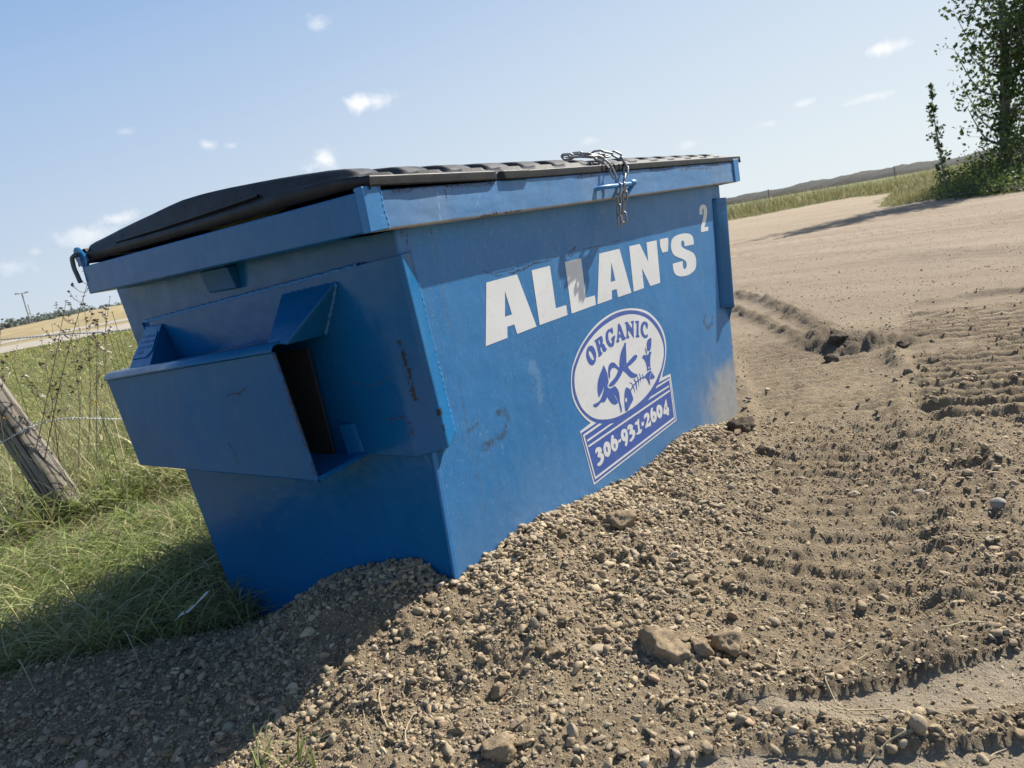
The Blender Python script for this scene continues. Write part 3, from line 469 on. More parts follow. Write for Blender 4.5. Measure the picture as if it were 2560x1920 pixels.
# fork pockets (sleeves) on both ends
def pocket(s):
    xo, xi = -.13, .197; t = .020
    q = empty('fork_pocket', (0, 0, 0)); q.parent = dump; q.matrix_parent_inverse = dump.matrix_basis.inverted()
    y0, y1 = .500, 2.13
    # corners: near end and far end; top slopes down to the back
    def zt(y): return -.603 - (y-.58)*.0485
    zb = -1.188
    face = bmesh.new()
    def P(x, y, z): return Vector(u2m(mir((x, y, z), s)))
    O = [P(xo, .600, -.603), P(xo, 2.225, -.682), P(xo, 2.105, zb), P(xo, .498, -1.203)]
    # outer face plate, finely divided
    nu, nv = 260, 90
    a = np.linspace(0, 1, nu); b_ = np.linspace(0, 1, nv); A, B = np.meshgrid(a, b_)
    O_ = [np.array(o) for o in O]
    V = ((1-A)*(1-B))[..., None]*O_[0] + (A*(1-B))[..., None]*O_[1] + (A*B)[..., None]*O_[2] + ((1-A)*B)[..., None]*O_[3]
    V = V.reshape(-1, 3); V[:, 0] += .0025*fbm(V[:, 1]*3, V[:, 2]*4, 3, 12) * s
    i = np.arange(nu*nv).reshape(nv, nu); F = np.stack([i[:-1, :-1], i[:-1, 1:], i[1:, 1:], i[1:, :-1]], -1).reshape(-1, 4)
    me = mesh_np(V, F if s > 0 else F[:, ::-1]); w, w2 = wear_masks('K', V[:, 1], V[:, 2])
    if s < 0: w[:] = 0
    ed_ = np.minimum(V[:, 1].reshape(nv, nu) - V[:, 1].reshape(nv, nu).min(1, keepdims=True), 9).ravel(); w[:, 0] = np.maximum(w[:, 0], sstep(.007, .0, ed_) * sstep(-.1, .1, fbm(V[:, 2]*30, V[:, 1]*30, 3, 14)))
    vcol(me, 'wear', w); vcol(me, 'wear2', w2)
    o = part('outer_plate', me, PAINT_S, q, smooth=True); sd = o.modifiers.new('thick', 'SOLIDIFY'); sd.thickness = .009; sd.offset = -1
    r = .030
    # top plate with a rounded front fold, bottom plate
    pts_n = []; pts_f = []
    for k_ in range(6):
        th = math.pi/2*k_/5
        pts_n.append(P(xo - .0005 + r*(1-math.cos(th)), .600 - .0*k_, -.603 + r*math.sin(th)))
        pts_f.append(P(xo - .0005 + r*(1-math.cos(th)), 2.225, -.682 + r*math.sin(th)))
    pts_n.append(P(xi, .622, -.586)); pts_f.append(P(xi, 2.29, -.655))
    V = np.array([tuple(p) for p in pts_n + pts_f]); m_ = len(pts_n)
    F = np.array([(j, j+1, m_+j+1, m_+j) for j in range(m_-1)]);
    F = F if s < 0 else F[:, ::-1]
    o = part('top_plate', mesh_np(V, F), PAINT_S, q, smooth=True); sd = o.modifiers.new('thick', 'SOLIDIFY'); sd.thickness = .007; sd.offset = -1
    bm = bmesh.new(); add_slab(bm, [P(xo, .498, -1.203), P(xo, 2.105, zb), P(xi, 2.16, zb), P(xi, .520, -1.190)], (0, 0, 1), .008)
    part('bottom_plate', bm_mesh(bm), PAINT_S, q, .0015)
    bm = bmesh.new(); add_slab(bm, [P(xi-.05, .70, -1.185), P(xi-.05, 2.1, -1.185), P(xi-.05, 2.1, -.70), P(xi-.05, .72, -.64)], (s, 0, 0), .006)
    part('inner_dark_sheet', bm_mesh(bm), DARK, q)  # near-black sheet across the inner side of the pocket
    # lips at the mouth, seen edge-on
    pth = [P(xi-.004, .515, -1.185), P(.10, .512, -1.190), P(0, .506, -1.196), P(xo+.01, .500, -1.203)]
    part('weld', tube_mesh([tuple(p) for p in pth], .0045, 6), PAINT_S, q, smooth=True)
    bm = bmesh.new(); add_slab(bm, [P(xi, .53, -1.18), P(xi-.045, .60, -1.18), P(xi-.03, .64, -1.03), P(xi, .56, -1.03)], (0, -1, .0), .004)
    part('mouth_bracket', bm_mesh(bm), PAINT_S, q, .001)
    # front gusset: folded channel from the wall down to the pocket roof
    g = bmesh.new(); T1, T2, B2, B1 = (.192, .867, -.375), (.192, .455, -.357), (-.075, .560, -.582), (-.085, .672, -.572)
    nrm = Vector((-s*.6, 0, .6))
    add_slab(g, [P(*T1), P(*T2), P(*B2), P(*B1)], nrm, .006)
    add_slab(g, [P(*T2), P(.195, .618, -.588), P(*B2)], (0, 1, 0), .006)
    o = part('gusset', bm_mesh(g), PAINT_S, q, .002)
    # bead round it
    pl = [T1, T2, (.192, .50, -.43), (.195, .56, -.51), (.195, .615, -.585)]
    pp = []
    for a_, b__ in zip(pl[:-1], pl[1:]):
        for tt in np.linspace(0, 1, 26, endpoint=False): pp.append(np.array(a_)*(1-tt) + np.array(b__)*tt)
    pp = [tuple(P(x - .004, y, z + .003*math.sin(i_*1.9))) for i_, (x, y, z) in enumerate(pp)]
    V, F = tube_arrays(pp, .0038+.0018*rng.random(len(pp)), 6); part('weld', mesh_np(V, F), PAINT_F, o, smooth=True)
    g = bmesh.new(); T1, T2, B2, B1 = (.192, 2.24, -.436), (.192, 2.055, -.436), (-.065, 1.815, -.640), (-.075, 2.045, -.652)
    add_slab(g, [P(*T1), P(*T2), P(*B2), P(*B1)], nrm, .006)
    add_slab(g, [P(*T2), P(.195, 1.97, -.628), P(*B2)], (0, 1, 0), .006)
    add_slab(g, [P(*T1), P(.195, 2.10, -.64), P(*B1)], (0, -1, 0), .006)
    o2 = part('gusset', bm_mesh(g), PAINT_S, q, .002)
    pp = [tuple(P(.186, 2.24 - .19*t, -.433 + .003*math.sin(40*t))) for t in np.linspace(0, 1, 30)]
    V, F = tube_arrays(pp, .003+.0015*rng.random(30), 6); part('weld', mesh_np(V, F), PAINT_F, o2, smooth=True)
    pp = [tuple(P(.180 , .88 + 1.1*t, -.598 - .047*t + .002*math.sin(90*t))) for t in np.linspace(0, 1, 160)]
    V, F = tube_arrays(pp, .004+.0016*rng.random(160), 6); part('weld', mesh_np(V, F), PAINT_F, q, smooth=True)
    if s > 0:
        # maker's plate on the rear gusset, painted over, with four lines of raised lettering
        T1, T2, B2, B1 = [np.array(z_) for z_ in (T1, T2, B2, B1)]
        def G(a_, b__): 
            p = (T1*(1-a_) + T2*a_)*(1-b__) + (B1*(1-a_) + B2*a_)*b__
            return Vector(u2m(p)) 
        nn = Vector((-.62, -.0, .78)).normalized() * .006
        g = bmesh.new(); add_slab(g, [G(.10, .16) + nn, G(.93, .16) + nn, G(.95, .62) + nn, G(.74, .76) + nn, G(.02, .76) + nn], nn, .0035)
        pm = part('maker_plate', bm_mesh(g), PAINT_S, q, .0012)
        g = bmesh.new(); nn2 = nn * (0.0096 / .006)
        for r_ in range(4):
            x_ = .16
            while x_ < (.84 if r_ < 3 else .5):
                w_ = random.uniform(.028, .05); b0 = .24 + r_*.125
                add_slab(g, [G(x_, b0) + nn2, G(x_+w_, b0) + nn2, G(x_+w_, b0+.06) + nn2, G(x_, b0+.06) + nn2], nn, .0008)
                x_ += w_ + .02 + (.05 if random.random() < .18 else 0)
        part('raised_lettering', bm_mesh(g), PAINT_S, pm)
    return q
for s in (1, -1): pocket(s)
# short channel stub under the rim
for s in (1, -1):
    bm = bmesh.new(); X0, X1 = (.165, .232) if s > 0 else (LX+.022-.232, LX+.022-.165)
    w_ = [bm.verts.new(u2m(p)) for y in (1.245, 1.505) for p in ((X0, y, -.180), (X1, y, -.180), (X1, y, -.300), ((X0+.030) if s > 0 else (X1-.030) if False else X0+.030, y, -.298))]
    for f in ((0,1,2,3),(7,6,5,4),(0,4,5,1),(1,5,6,2),(2,6,7,3),(3,7,4,0)): bm.faces.new([w_[i] for i in f])
    part('rim_stub', bm_mesh(bm), PAINT_S, dump, .004, 3)
# lids: ribbed plastic, two halves
def Hprof(y, sc=1.0):
    return np.interp(y, [.055, .085, .12, .16, .257, .577, .966, 1.20, 1.388, 1.50, 1.9, 2.40, 2.475, 2.505, 2.52], [.058, .078, .094, .103, .116, .146, .173, .185, .188, .183, .157, .118, .108, .085, .060])
def make_lid(x0, x1, first, ribs, sc, name='lid'):
    xs = np.unique(np.concatenate([np.linspace(x0, x1, 300)] + [np.array([a-.008, a, a+.008, a+.02, a+.032, b-.032, b-.02, b-.008, b, b+.008]) for a, b in ribs]))
    xs = xs[(xs >= x0) & (xs <= x1)]
    ys = np.unique(np.concatenate([np.linspace(.0, .30, 36), np.linspace(.3, 2.38, 60), np.linspace(2.38, 2.53, 16)]))
    X, Y = np.meshgrid(xs, ys, indexing='ij')
    crease = np.interp(Y, [.0, .155, .28, .47, .63, 1.3, 2.25, 2.53], [.044, .062, .066, .070, .064, .056, .065, .060])
    inr = np.zeros_like(X)
    for a, b in ribs: inr = np.maximum(inr, sstep(a-.006, a+.030, X) * sstep(b+.006, b-.030, X))
    xin = sstep(x0+.03, x0+.07, X) * sstep(x1-.02, x1-.06, X)
    H = Hprof(Y) * 1.0; H = crease + (H - crease).clip(0) * sc
    val = crease + (H - crease) * np.interp(Y, [.1, .3, 1.0, 2.5], [.0, .3, .75, .85])
    Z = crease * (1 - xin) + xin * (val + (H - val) * inr)
    tilt = -.0045 * X + .0006
    Z = Z + tilt * .9 + .003*fbm(X*2.5, Y*2.5, 3, 21)
    sink = .010 * np.exp(-((X-2.05)/.16)**2) * (Y < .4); Z -= sink          # the chain pulls the edge down
    base = -.004 - .0035*X
    yfront = np.where(xs < 1.15, -.048, -.036) + .004*fbm(xs*4, xs*0, 3, 4)
    ztop = np.where(xs < 1.15, .041 - .015*xs, .024 - .0003*xs)
    zbot = np.where(xs < 1.15, -.002 - .016*xs, -.020 + .0010*xs)
    dent = np.exp(-((xs - .90)/.022)**2); yfront += .022*dent; ztop -= .006*dent
    rows = [np.stack([xs, yfront + .028, zbot + .003], 1), np.stack([xs, yfront + .004, zbot], 1), np.stack([xs, yfront, zbot + .004], 1), np.stack([xs, yfront, zbot + .007], 1), np.stack([xs, yfront, ztop - .007], 1), np.stack([xs, yfront+.0005, ztop - .004], 1), np.stack([xs, yfront + .004, ztop], 1), np.stack([xs, yfront + .016, ztop + .001], 1)]
    front = np.stack(rows, 1)
    Z[:, 0] = np.minimum(Z[:, 0], ztop + .004)
    grid = np.stack([X, Y + .005, Z], -1)
    full = np.concatenate([front, grid], 1)
    back = np.stack([xs, np.full_like(xs, 2.54), np.full_like(xs, .005)], 1)[:, None]
    full = np.concatenate([full, back], 1)
    nxx, nyy = full.shape[:2]
    # side skirts
    def skirt(ix, sgn):
        col = full[ix].copy(); a = col.copy(); a[:, 0] += sgn*.004; a[:, 2] -= .012
        b = col.copy(); b[:, 0] += sgn*.005; b[:, 2] = np.minimum(np.interp(b[:, 1], [-.05, .1, 2.5], [-.004, .006, .008]) + (-.0035*col[:, 0]), col[:, 2]); 
        return a, b
    a0, b0 = skirt(0, -1); a1, b1 = skirt(-1, 1)
    full = np.concatenate([b0[None], a0[None], full, a1[None], b1[None]], 0)
    V = full.reshape(-1, 3); nxx = full.shape[0]
    i = np.arange(nxx*nyy).reshape(nxx, nyy); F = np.stack([i[:-1, :-1], i[1:, :-1], i[1:, 1:], i[:-1, 1:]], -1).reshape(-1, 4)
    Vm = np.stack([V[:, 0]*.52, V[:, 1]*.52, (V[:, 2]+2.08)*.52], 1)
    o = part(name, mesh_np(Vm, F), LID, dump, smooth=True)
    sd = o.modifiers.new('thick', 'SOLIDIFY'); sd.thickness = .004; sd.offset = -1
    return o
rA = [(.062, .248), (.365, .556), (.660, .866), (.962, 1.174), (1.265, 1.470), (1.562, 1.770), (1.85, 2.0)]
rB = [(2.12, 2.34), (2.435, 2.650), (2.740, 2.925), (3.012, 3.212), (3.294, 3.478), (3.585, 3.735), (3.835, 3.99)]
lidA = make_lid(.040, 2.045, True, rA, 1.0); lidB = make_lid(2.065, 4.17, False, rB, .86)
lidB['label'] = 'right-hand half of the ribbed black lid'; lidA['label'] = 'left-hand half of the ribbed black lid'
# moulded ledge line low on the lid's side
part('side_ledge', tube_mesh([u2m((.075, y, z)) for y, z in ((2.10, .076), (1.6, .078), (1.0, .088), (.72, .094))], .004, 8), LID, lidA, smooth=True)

# hinge: eye plate, rod with bent end, tube on the lid
def ring_plate(px, th, outer, hole):
    bm = bmesh.new()
    tri = geometry.tessellate_polygon([[Vector((0, *p)) for p in outer], [Vector((0, *p)) for p in hole]])
    allp = outer + hole
    me = bpy.data.meshes.new('m'); V = [u2m((px, y, z)) for y, z in allp]
    me.from_pydata(V, [], [tuple(t) for t in tri]); me.update(); bm.free(); return me
outer = [(2.364, .012), (2.40, .060), (2.441, .094), (2.462, .102), (2.482, .100), (2.500, .088), (2.508, .066), (2.500, .03), (2.474, -.006), (2.40, -.03)]
hole = [(2.467 + .015*math.cos(t), .060 + .015*math.sin(t)) for t in np.linspace(0, 2*math.pi, 10, endpoint=False)]
for px in (.02, 4.06):
    hp = part('hinge_plate', ring_plate(px, .02, outer, hole), PAINT_S, dump); sd = hp.modifiers.new('t', 'SOLIDIFY'); sd.thickness = .008; sd.offset = 0
rod = catmull([u2m(p) for p in ((.30, 2.467, .058), (.10, 2.467, .058), (.010, 2.462, .059), (-.012, 2.472, .05), (-.016, 2.482, .034), (-.018, 2.483, -.013), (-.018, 2.468, -.06), (-.018, 2.455, -.102))], 5, False)
rod = [tuple(p) for p in rod] 
part('hinge_rod', tube_mesh(rod, .0068, 10), ROD, dump, smooth=True)
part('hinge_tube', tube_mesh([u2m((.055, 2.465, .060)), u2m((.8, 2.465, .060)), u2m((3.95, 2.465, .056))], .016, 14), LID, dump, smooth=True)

# welded loop that the lid chain is tied to
pts = [(1.80, -.020, -.112), (1.835, -.048, -.107), (1.90, -.070, -.107), (2.03, -.074, -.108), (2.17, -.070, -.104), (2.213, -.058, -.106), (2.222, -.040, -.122), (2.195, -.022, -.155)]
pth = catmull([u2m(p) for p in pts], 6, False)
lp = part('chain_loop', tube_mesh(pth, .0070, 10), PAINT_F, dump, smooth=True)
bm = bmesh.new(); bmesh.ops.create_icosphere(bm, subdivisions=2, radius=.011, matrix=Matrix.Translation(u2m((2.195, -.070, -.100))) @ Matrix.Diagonal((2.2, 1.1, 1.0, 1)))
for v_ in bm.verts: v_.co += Vector((mnoise.noise(v_.co*180), mnoise.noise(v_.co*200), mnoise.noise(v_.co*220)))*.003
part('weld', bm_mesh(bm), PAINT_F, lp, smooth=True)

# lettering and label on the front wall
def decal(name, items, mat, off, parent):
    V = []; Fc = []
    for sm, rings in items:
        rr = []
        for r in rings:
            P = np.array(r, float) / 1e4
            if sm == 1: P = catmull(P, 4)
            elif sm == 2:      # round only where neighbouring edges are short
                out = []; N = len(P)
                for i_ in range(N):
                    p0, p1, p2, p3 = P[i_-1], P[i_], P[(i_+1) % N], P[(i_+2) % N]
                    def ang(a, b, c):
                        u_ = b-a; v_ = c-b; return abs(math.degrees(math.atan2(u_[0]*v_[1]-u_[1]*v_[0], u_ @ v_)))
                    s1 = ang(p0, p1, p2) > 48; s2 = ang(p1, p2, p3) > 48
                    q0 = p1 - (p2-p1) if s1 else p0; q3 = p2 + (p2-p1) if s2 else p3
                    for t in (0, .25, .5, .75): out.append(.5*(2*p1 + (p2-q0)*t + (2*q0-5*p1+4*p2-q3)*t*t + (3*p1-q0-3*p2+q3)*t**3))
                P = np.array(out)
            rr.append([Vector((x, 0, z)) for x, z in P])
        tri = geometry.tessellate_polygon(rr); base = len(V); fl = [p for r in rr for p in r]
        V += [(p.x, (.06 + KW*(-.18 - (p.z/.52 - 2.08)))*.52 - .0035 - off, p.z) for p in fl]
        for t in tri:
            a, b, c = [fl[i_] for i_ in t]
            if ((b-a).cross(c-a)).y > 0: t = (t[0], t[2], t[1])
            Fc.append(tuple(base + i_ for i_ in t))
    me = bpy.data.meshes.new(name); me.from_pydata(V, [], Fc); me.update()
    return part(name, me, mat, parent)
for i_, it in enumerate(GLY['let']): decal('letter' if i_ != 5 else 'apostrophe', [it], DECAL_W, .0006, dump)
decal('number', GLY['num'], DECAL_W, .0006, dump)
lab = decal('organic_label', GLY['base'], DECAL_W, .0006, dump)
decal('label_blue_field', GLY['blue'], DECAL_B, .0009, lab)
decal('label_white_oval', GLY['white'] , DECAL_W, .0012, lab)
decal('label_stripes', GLY['stripe'], DECAL_W, .0012, lab)
decal('label_phone_number', GLY['dig'], DECAL_W, .0013, lab)
decal('label_word', GLY['org'], DECAL_B, .0015, lab)
decal('label_food_scraps_drawing', GLY['ico'], DECAL_B, .0015, lab)
decal('label_seeds', GLY['seed'], DECAL_W, .0018, lab)

# ------------------------------------------------------------------ chain
chain = empty('chain', u2m((2.05, -.05, .05)))
tag(chain, "galvanised steel chain looped over the black lid and hanging from the rim loop", 'chain')
def link_mesh():
    L, W, r = .0400, .0205, .0033
    a = np.linspace(0, 2*np.pi, 28, endpoint=False); s = (L - W)/2
    P = np.stack([np.cos(a)*(W/2-r) , np.zeros_like(a), np.sin(a)*(W/2-r) + np.sign(np.sin(a))*s], 1)
    V, F = tube_arrays(P, r, 8, True); return mesh_np(V, F)
LM = link_mesh(); LM.materials.append(STEEL); LM.polygons.foreach_set('use_smooth', [True]*len(LM.polygons))
def lay_chain(path, pitch=.0325, roll0=0):
    P = catmull([u2m(p) for p in path], 24, False); d = np.r_[0, np.cumsum(np.linalg.norm(np.diff(P, axis=0), axis=1))]
    n = int(d[-1]/pitch); 
    for i_ in range(n):
        s = (i_+.5)*pitch; c = np.array([np.interp(s, d, P[:, q]) for q in range(3)]); a = np.array([np.interp(s-.012, d, P[:, q]) for q in range(3)]); b = np.array([np.interp(s+.012, d, P[:, q]) for q in range(3)])
        z = Vector(b-a).normalized(); ref = Vector((0, -1, .2)) if abs(z.y) < .8 else Vector((0, 0, 1))
        y = z.cross(ref).normalized(); y = Matrix.Rotation(roll0 + (math.pi/2)*(i_ % 2) + random.uniform(-.3, .3), 3, z) @ y; x = y.cross(z)
        o = bpy.data.objects.new('chain_link', LM); COL.objects.link(o); o.parent = chain
        mm = Matrix((x, y, z)).transposed().to_4x4(); mm.translation = Vector(c); o.matrix_parent_inverse = chain.matrix_basis.inverted(); o.matrix_basis = mm
lay_chain([(1.78, .14, .104), (1.81, .09, .098), (1.85, .03, .086), (1.92, -.02, .062), (1.968, -.052, .008), (1.985, -.060, -.04), (1.995, -.072, -.09)], roll0=.4)
lay_chain([(1.90, .22, .125), (1.99, .10, .112), (2.08, .02, .105), (2.148, -.030, .066), (2.165, -.052, .005), (2.12, -.062, -.055), (2.06, -.076, -.098)], roll0=1.0)
lay_chain([(1.998, -.088, -.10), (2.000, -.066, -.15), (2.012, -.058, -.20), (2.000, -.050, -.26), (2.000, -.046, -.345)], roll0=.2)
lay_chain([(2.045, -.090, -.10), (2.082, -.066, -.15), (2.078, -.058, -.20), (2.060, -.050, -.26), (2.064, -.046, -.350)], roll0=1.3)
lay_chain([(1.79, .10, .104), (1.83, .05, .098), (1.90, .0, .085), (2.0, -.01, .075), (2.10, -.0, .082)], roll0=.9)
# ------------------------------------------------------------------ ground
def ray(px, py):
    return RIGHT*(px-1106)/1649 + DOWN*(py-829.5)/1649 + FWD
def at_ground(px, py, z=0.0):
    d = ray(px, py); return CAM + d * ((z - CAM[2]) / d[2])
def at_depth(px, py, dep):
    return CAM + ray(px, py) * dep
CTRL = np.array([
 (.115,.07,.137),(.166,.07,.134),(.327,.07,.156),(.57,.07,.131),(.806,.07,.102),(1.085,.07,.07),(1.31,.07,.087),(1.56,.07,.07),(1.69,.07,.039),(2.0,.07,.0),
 (.327,.4,.15),(.8,.4,.1),(1.5,.4,.05),(2.1,.5,0),(1.2,.9,-.05),(.5,.9,-.08),(2.3,1.0,-.02),
 (.12,.126,.149),(.12,.18,.176),(.12,.24,.17),(.12,.376,.135),(.12,.55,.076),(.12,.627,.036),(.12,.713,-.022),(.12,.86,-.085),
 (1.99,-.03,0),(1.4,-.2,0),(1.01,-.38,0),(.6,-.5,0),(.36,-.55,0),(.19,-.62,.0),
 (1.2,-.02,.05),(1.0,-.15,.04),(.6,-.2,.075),(.3,-.2,.088),(.1,-.12,.108),(.0,-.3,.062),(.3,-.4,.035),(.0,0,.122),(-.02,.12,.132),(.03,.24,.150),(.0,.42,.10),
 (-.23,-.34,.015),(-.5,0,.01),(-.7,.73,-.03),(-.3,.3,.04),(-.15,.12,.092),(-.12,.42,.06),(-.15,.75,-.03),(-.49,1.25,-.02),(-.15,1.0,-.06),(-.9,1.5,-.02),(-1.2,.5,-.02),
 (-.9,-.4,0),(-1.1,-1.2,0),(-.4,-.9,0),(0,-.9,0),(.5,-1.1,0),(.1,-1.3,0),(1,-1,0),(2,-1,0),(2,-.4,0),(3,0,0),(3,-1.5,0),(-2,1.8,-.02),(-2,0,0),(2.6,.5,0),(1.5,-2.2,0),(-1,-2.4,0),(4,1.2,0),(-.4,.75,-.015),(-.7,.3,-.01)])
def _tps(r2): return r2 * np.log(r2 + 1e-9) * .5
_n = len(CTRL); _K = _tps((CTRL[:, None, 0]-CTRL[None, :, 0])**2 + (CTRL[:, None, 1]-CTRL[None, :, 1])**2) + np.eye(_n)*.0008
_Pm = np.c_[np.ones(_n), CTRL[:, :2]]; _A = np.block([[_K, _Pm], [_Pm.T, np.zeros((3, 3))]])
_W = np.linalg.solve(_A, np.r_[CTRL[:, 2], 0, 0, 0])
def tps(x, y):
    o = np.empty(len(x))
    for s in range(0, len(x), 60000):
        xx = x[s:s+60000]; yy = y[s:s+60000]
        U = _tps((xx[:, None]-CTRL[None, :, 0])**2 + (yy[:, None]-CTRL[None, :, 1])**2)
        o[s:s+60000] = U @ _W[:_n] + _W[_n] + _W[_n+1]*xx + _W[_n+2]*yy
    return o
LOT = [(-9, 5.5), (-3, 2.2), (-.9, 1.52), (-.49, 1.29), (-.12, 1.0), (.12, .88), (1.0, 1.15), (2.2, 1.65), (10, 4.2), (31.7, 11.5), (37, 7.8), (33.4, 5.3), (27, 4.3), (21.5, 3.4), (21.3, 1.9), (18.6, 0), (15.5, -4), (12, -12), (-9, -12)]
LOTE = LOT + [LOT[0]]
def lot_sd(x, y):      # >0 inside the gravel lot
    d = seg_dist(x, y, LOTE); return np.where(inpoly(x, y, LOT), d, -d)
# wheel-loader tracks: centre lines, half widths
TR1 = [at_ground(*p)[:2] for p in ((1640, 690), (1725, 765), (1800, 850), (1850, 960), (1872, 1080), (1870, 1210), (1850, 1330))]
TR2 = [at_ground(*p)[:2] for p in ((2330, 900), (2260, 820), (2195, 750), (2150, 700), (2120, 660))]
WND1 = [at_ground(*p)[:2] for p in ((1480, 1560), (1600, 1575), (1720, 1590), (1850, 1598), (2000, 1590), (2212, 1568), (2400, 1530))]
WND2 = [at_ground(*p)[:2] for p in ((1640, 1450), (1760, 1475), (1900, 1455), (2050, 1425), (2212, 1378), (2400, 1330))]
WND3 = [at_ground(*p)[:2] for p in ((1592, 640), (1660, 652), (1740, 690), (1800, 742), (1850, 760), (1960, 745))]
WND4 = [at_ground(*p)[:2] for p in ((1592, 668), (1640, 690), (1700, 720), (1780, 755))]
WND5 = [at_ground(*p)[:2] for p in ((1980, 1010), (2050, 1090), (2075, 1200), (2060, 1330), (2020, 1400))]
SMOOTH = [at_ground(*p)[:2] for p in ((1560, 1520), (1680, 1550), (1850, 1568), (2212, 1538), (2400, 1490), (2400, 1345), (2212, 1395), (2060, 1435), (1900, 1470), (1750, 1492))]
SMOOTH2 = [at_ground(*p)[:2] for p in ((1400, 1659), (1600, 1620), (1900, 1625), (2212, 1600), (2500, 1560), (2500, 1800), (1400, 1800))]
def along(x, y, pts):
    best = np.full(np.shape(x), 1e9); s_ = np.zeros(np.shape(x)); side = np.zeros(np.shape(x)); acc_ = 0
    for (ax, ay), (bx, by) in zip(pts[:-1], pts[1:]):
        dx, dy = bx-ax, by-ay; L = math.hypot(dx, dy); t = np.clip(((x-ax)*dx+(y-ay)*dy)/(L*L), 0, 1)
        d = np.hypot(x-ax-t*dx, y-ay-t*dy); c = ((x-ax)*dy-(y-ay)*dx)/L; m_ = d < best
        best = np.where(m_, d, best); s_ = np.where(m_, acc_ + t*L, s_); side = np.where(m_, c, side); acc_ += L
    return best, s_, side
BASE_L = -.13
def height(x, y, fine=True):
    x = np.asarray(x, float); y = np.asarray(y, float)
    r = np.hypot(x - .5, y)
    near = sstep(3.6, 1.9, r)
    h = np.zeros_like(x); mk = near > 0
    if mk.any(): h[mk] = tps(x[mk], y[mk]) * near[mk]
    sd = lot_sd(x, y)
    rough = sstep(-.1, .3, sd)
    far = np.hypot(x - CAM[0], y - CAM[1])
    # grass side lies lower; verge beyond the lot rises a little
    low = sstep(.02, -.22, sd) * (1 - sstep(14, 26, far)) * sstep(.3, 1.0, y + .2*x + 1.5)
    h = h*(1-low) + (BASE_L + .03*fbm(x*.8, y*.8, 3, 40)) * low
    h += sstep(-.5, -3.5, sd) * sstep(18, 26, far) * .14
    if fine:
        f = rough * sstep(40, 8, far)
        h += f * (.010*fbm(x*3.1, y*3.1, 4, 50) + .007*fbm(x*16, y*16, 4, 55, .6))
        f = f * np.where(inpoly(x, y, SMOOTH) | inpoly(x, y, SMOOTH2), .25, 1)
        h += f * sstep(7, 3, far) * (.0065*fbm(x*45, y*45, 4, 60, .7) + .015*np.abs(fbm(x*20, y*20, 4, 63, .68)) - .002)
        sm = inpoly(x, y, SMOOTH) | inpoly(x, y, SMOOTH2)
        h -= sm * (.012)
        pm = sstep(.02, .07, h) * sstep(2.6, 2.0, r); bx = np.hypot(np.clip(np.maximum(.12 - x, x - 2.0), 0, 9), np.clip(np.maximum(.07 - y, y - 1.1), 0, 9))
        h += pm * sstep(.01, .16, bx) * (.046*fbm(x*5, y*5, 4, 58, .6) - .002)
        # cleat marks of the loader tyres
        for tr, hw, per in ((TR1, .36, .088), (TR2, .50, .115)):
            d, s_, c = along(x, y, tr); m_ = sstep(hw, hw*.8, d + .05*fbm(x*5, y*5, 2, 70))
            ph = (s_ + .06*np.abs(c) + (.06 if hw < .4 else .025)*fbm(x*3.5, y*3.5, 3, 71)) * 2*np.pi/per
            h += m_ * ((.0095 if hw < .4 else .026)*np.clip(np.sin(ph) + (.45 if hw < .4 else .3)*fbm(x*15, y*15, 4, 74), -.6, 1.1) * sstep(-.30, .10, fbm(x*2.2, y*2.2, 3, 73) + (.16 if hw < .4 else .35)) - .006)
            e = np.exp(-((d - hw*1.04 + .05*fbm(x*4, y*4, 2, 76))/.045)**2); h += e * (.012 + .03*fbm(x*6, y*6, 3, 72)).clip(0)
        for wr, a, wd in ((WND1, .010, .030), (WND2, .007, .040), (WND3, .036, .07), (WND4, .032, .06), (WND5, .014, .05)):
            d = seg_dist(x, y, wr) + .02*fbm(x*8, y*8, 3, 80); h += a*np.exp(-(d/wd)**2) * (1 + 1.5*fbm(x*9, y*9, 5, 81, .75)).clip(0)
        # rucked dirt where the tracks meet
        p = at_ground(1800, 745); q = np.exp(-(np.hypot(x-p[0], y-p[1])/.32)**2); h += q*(.03 + .05*fbm(x*9, y*9, 3, 90))
        # long shallow wheel ruts across the lot further out
        rut = np.sin((x*.83 - y*.55)*3.1 + 1.6*fbm(x*.7, y*.7, 3, 95)); h += rough * sstep(4, 7, far) * sstep(60, 20, far) * .010*rut
        h += rough * sstep(4, 6, far) * sstep(30, 12, far) * .009*np.sin((x*.83 - y*.55)*36 + 4*fbm(x*.5, y*.5, 2, 96)) * sstep(0, .3, fbm((x*.83-y*.55)*.9, (x*.55+y*.83)*.2, 3, 97)+.12)
        g = (1-rough) * sstep(20, 8, far); h += g*.02*fbm(x*5, y*5, 4, 100)
    return h
angs = np.concatenate([np.linspace(R_(-26), R_(112), 760), np.linspace(R_(112), R_(334), 90)[1:-1]])
rad = np.concatenate([np.linspace(.02, .85, 14), np.geomspace(.9, 13, 540), np.geomspace(13.4, 90, 80)[0:], np.geomspace(100, 2600, 24)])
Rg, Ag = np.meshgrid(rad, angs, indexing='ij'); gx = (CAM[0] + Rg*np.cos(Ag)).ravel(); gy = (CAM[1] + Rg*np.sin(Ag)).ravel()
gz = height(gx, gy)
nr, na = Rg.shape; i = np.arange(nr*na).reshape(nr, na); j = np.roll(i, -1, 1)
F = np.stack([i[:-1], i[1:], j[1:], j[:-1]], -1).reshape(-1, 4)
F = np.concatenate([F]) 
gme = mesh_np(np.stack([gx, gy, gz], 1), F)
sd = lot_sd(gx, gy); far = np.hypot(gx-CAM[0], gy-CAM[1])
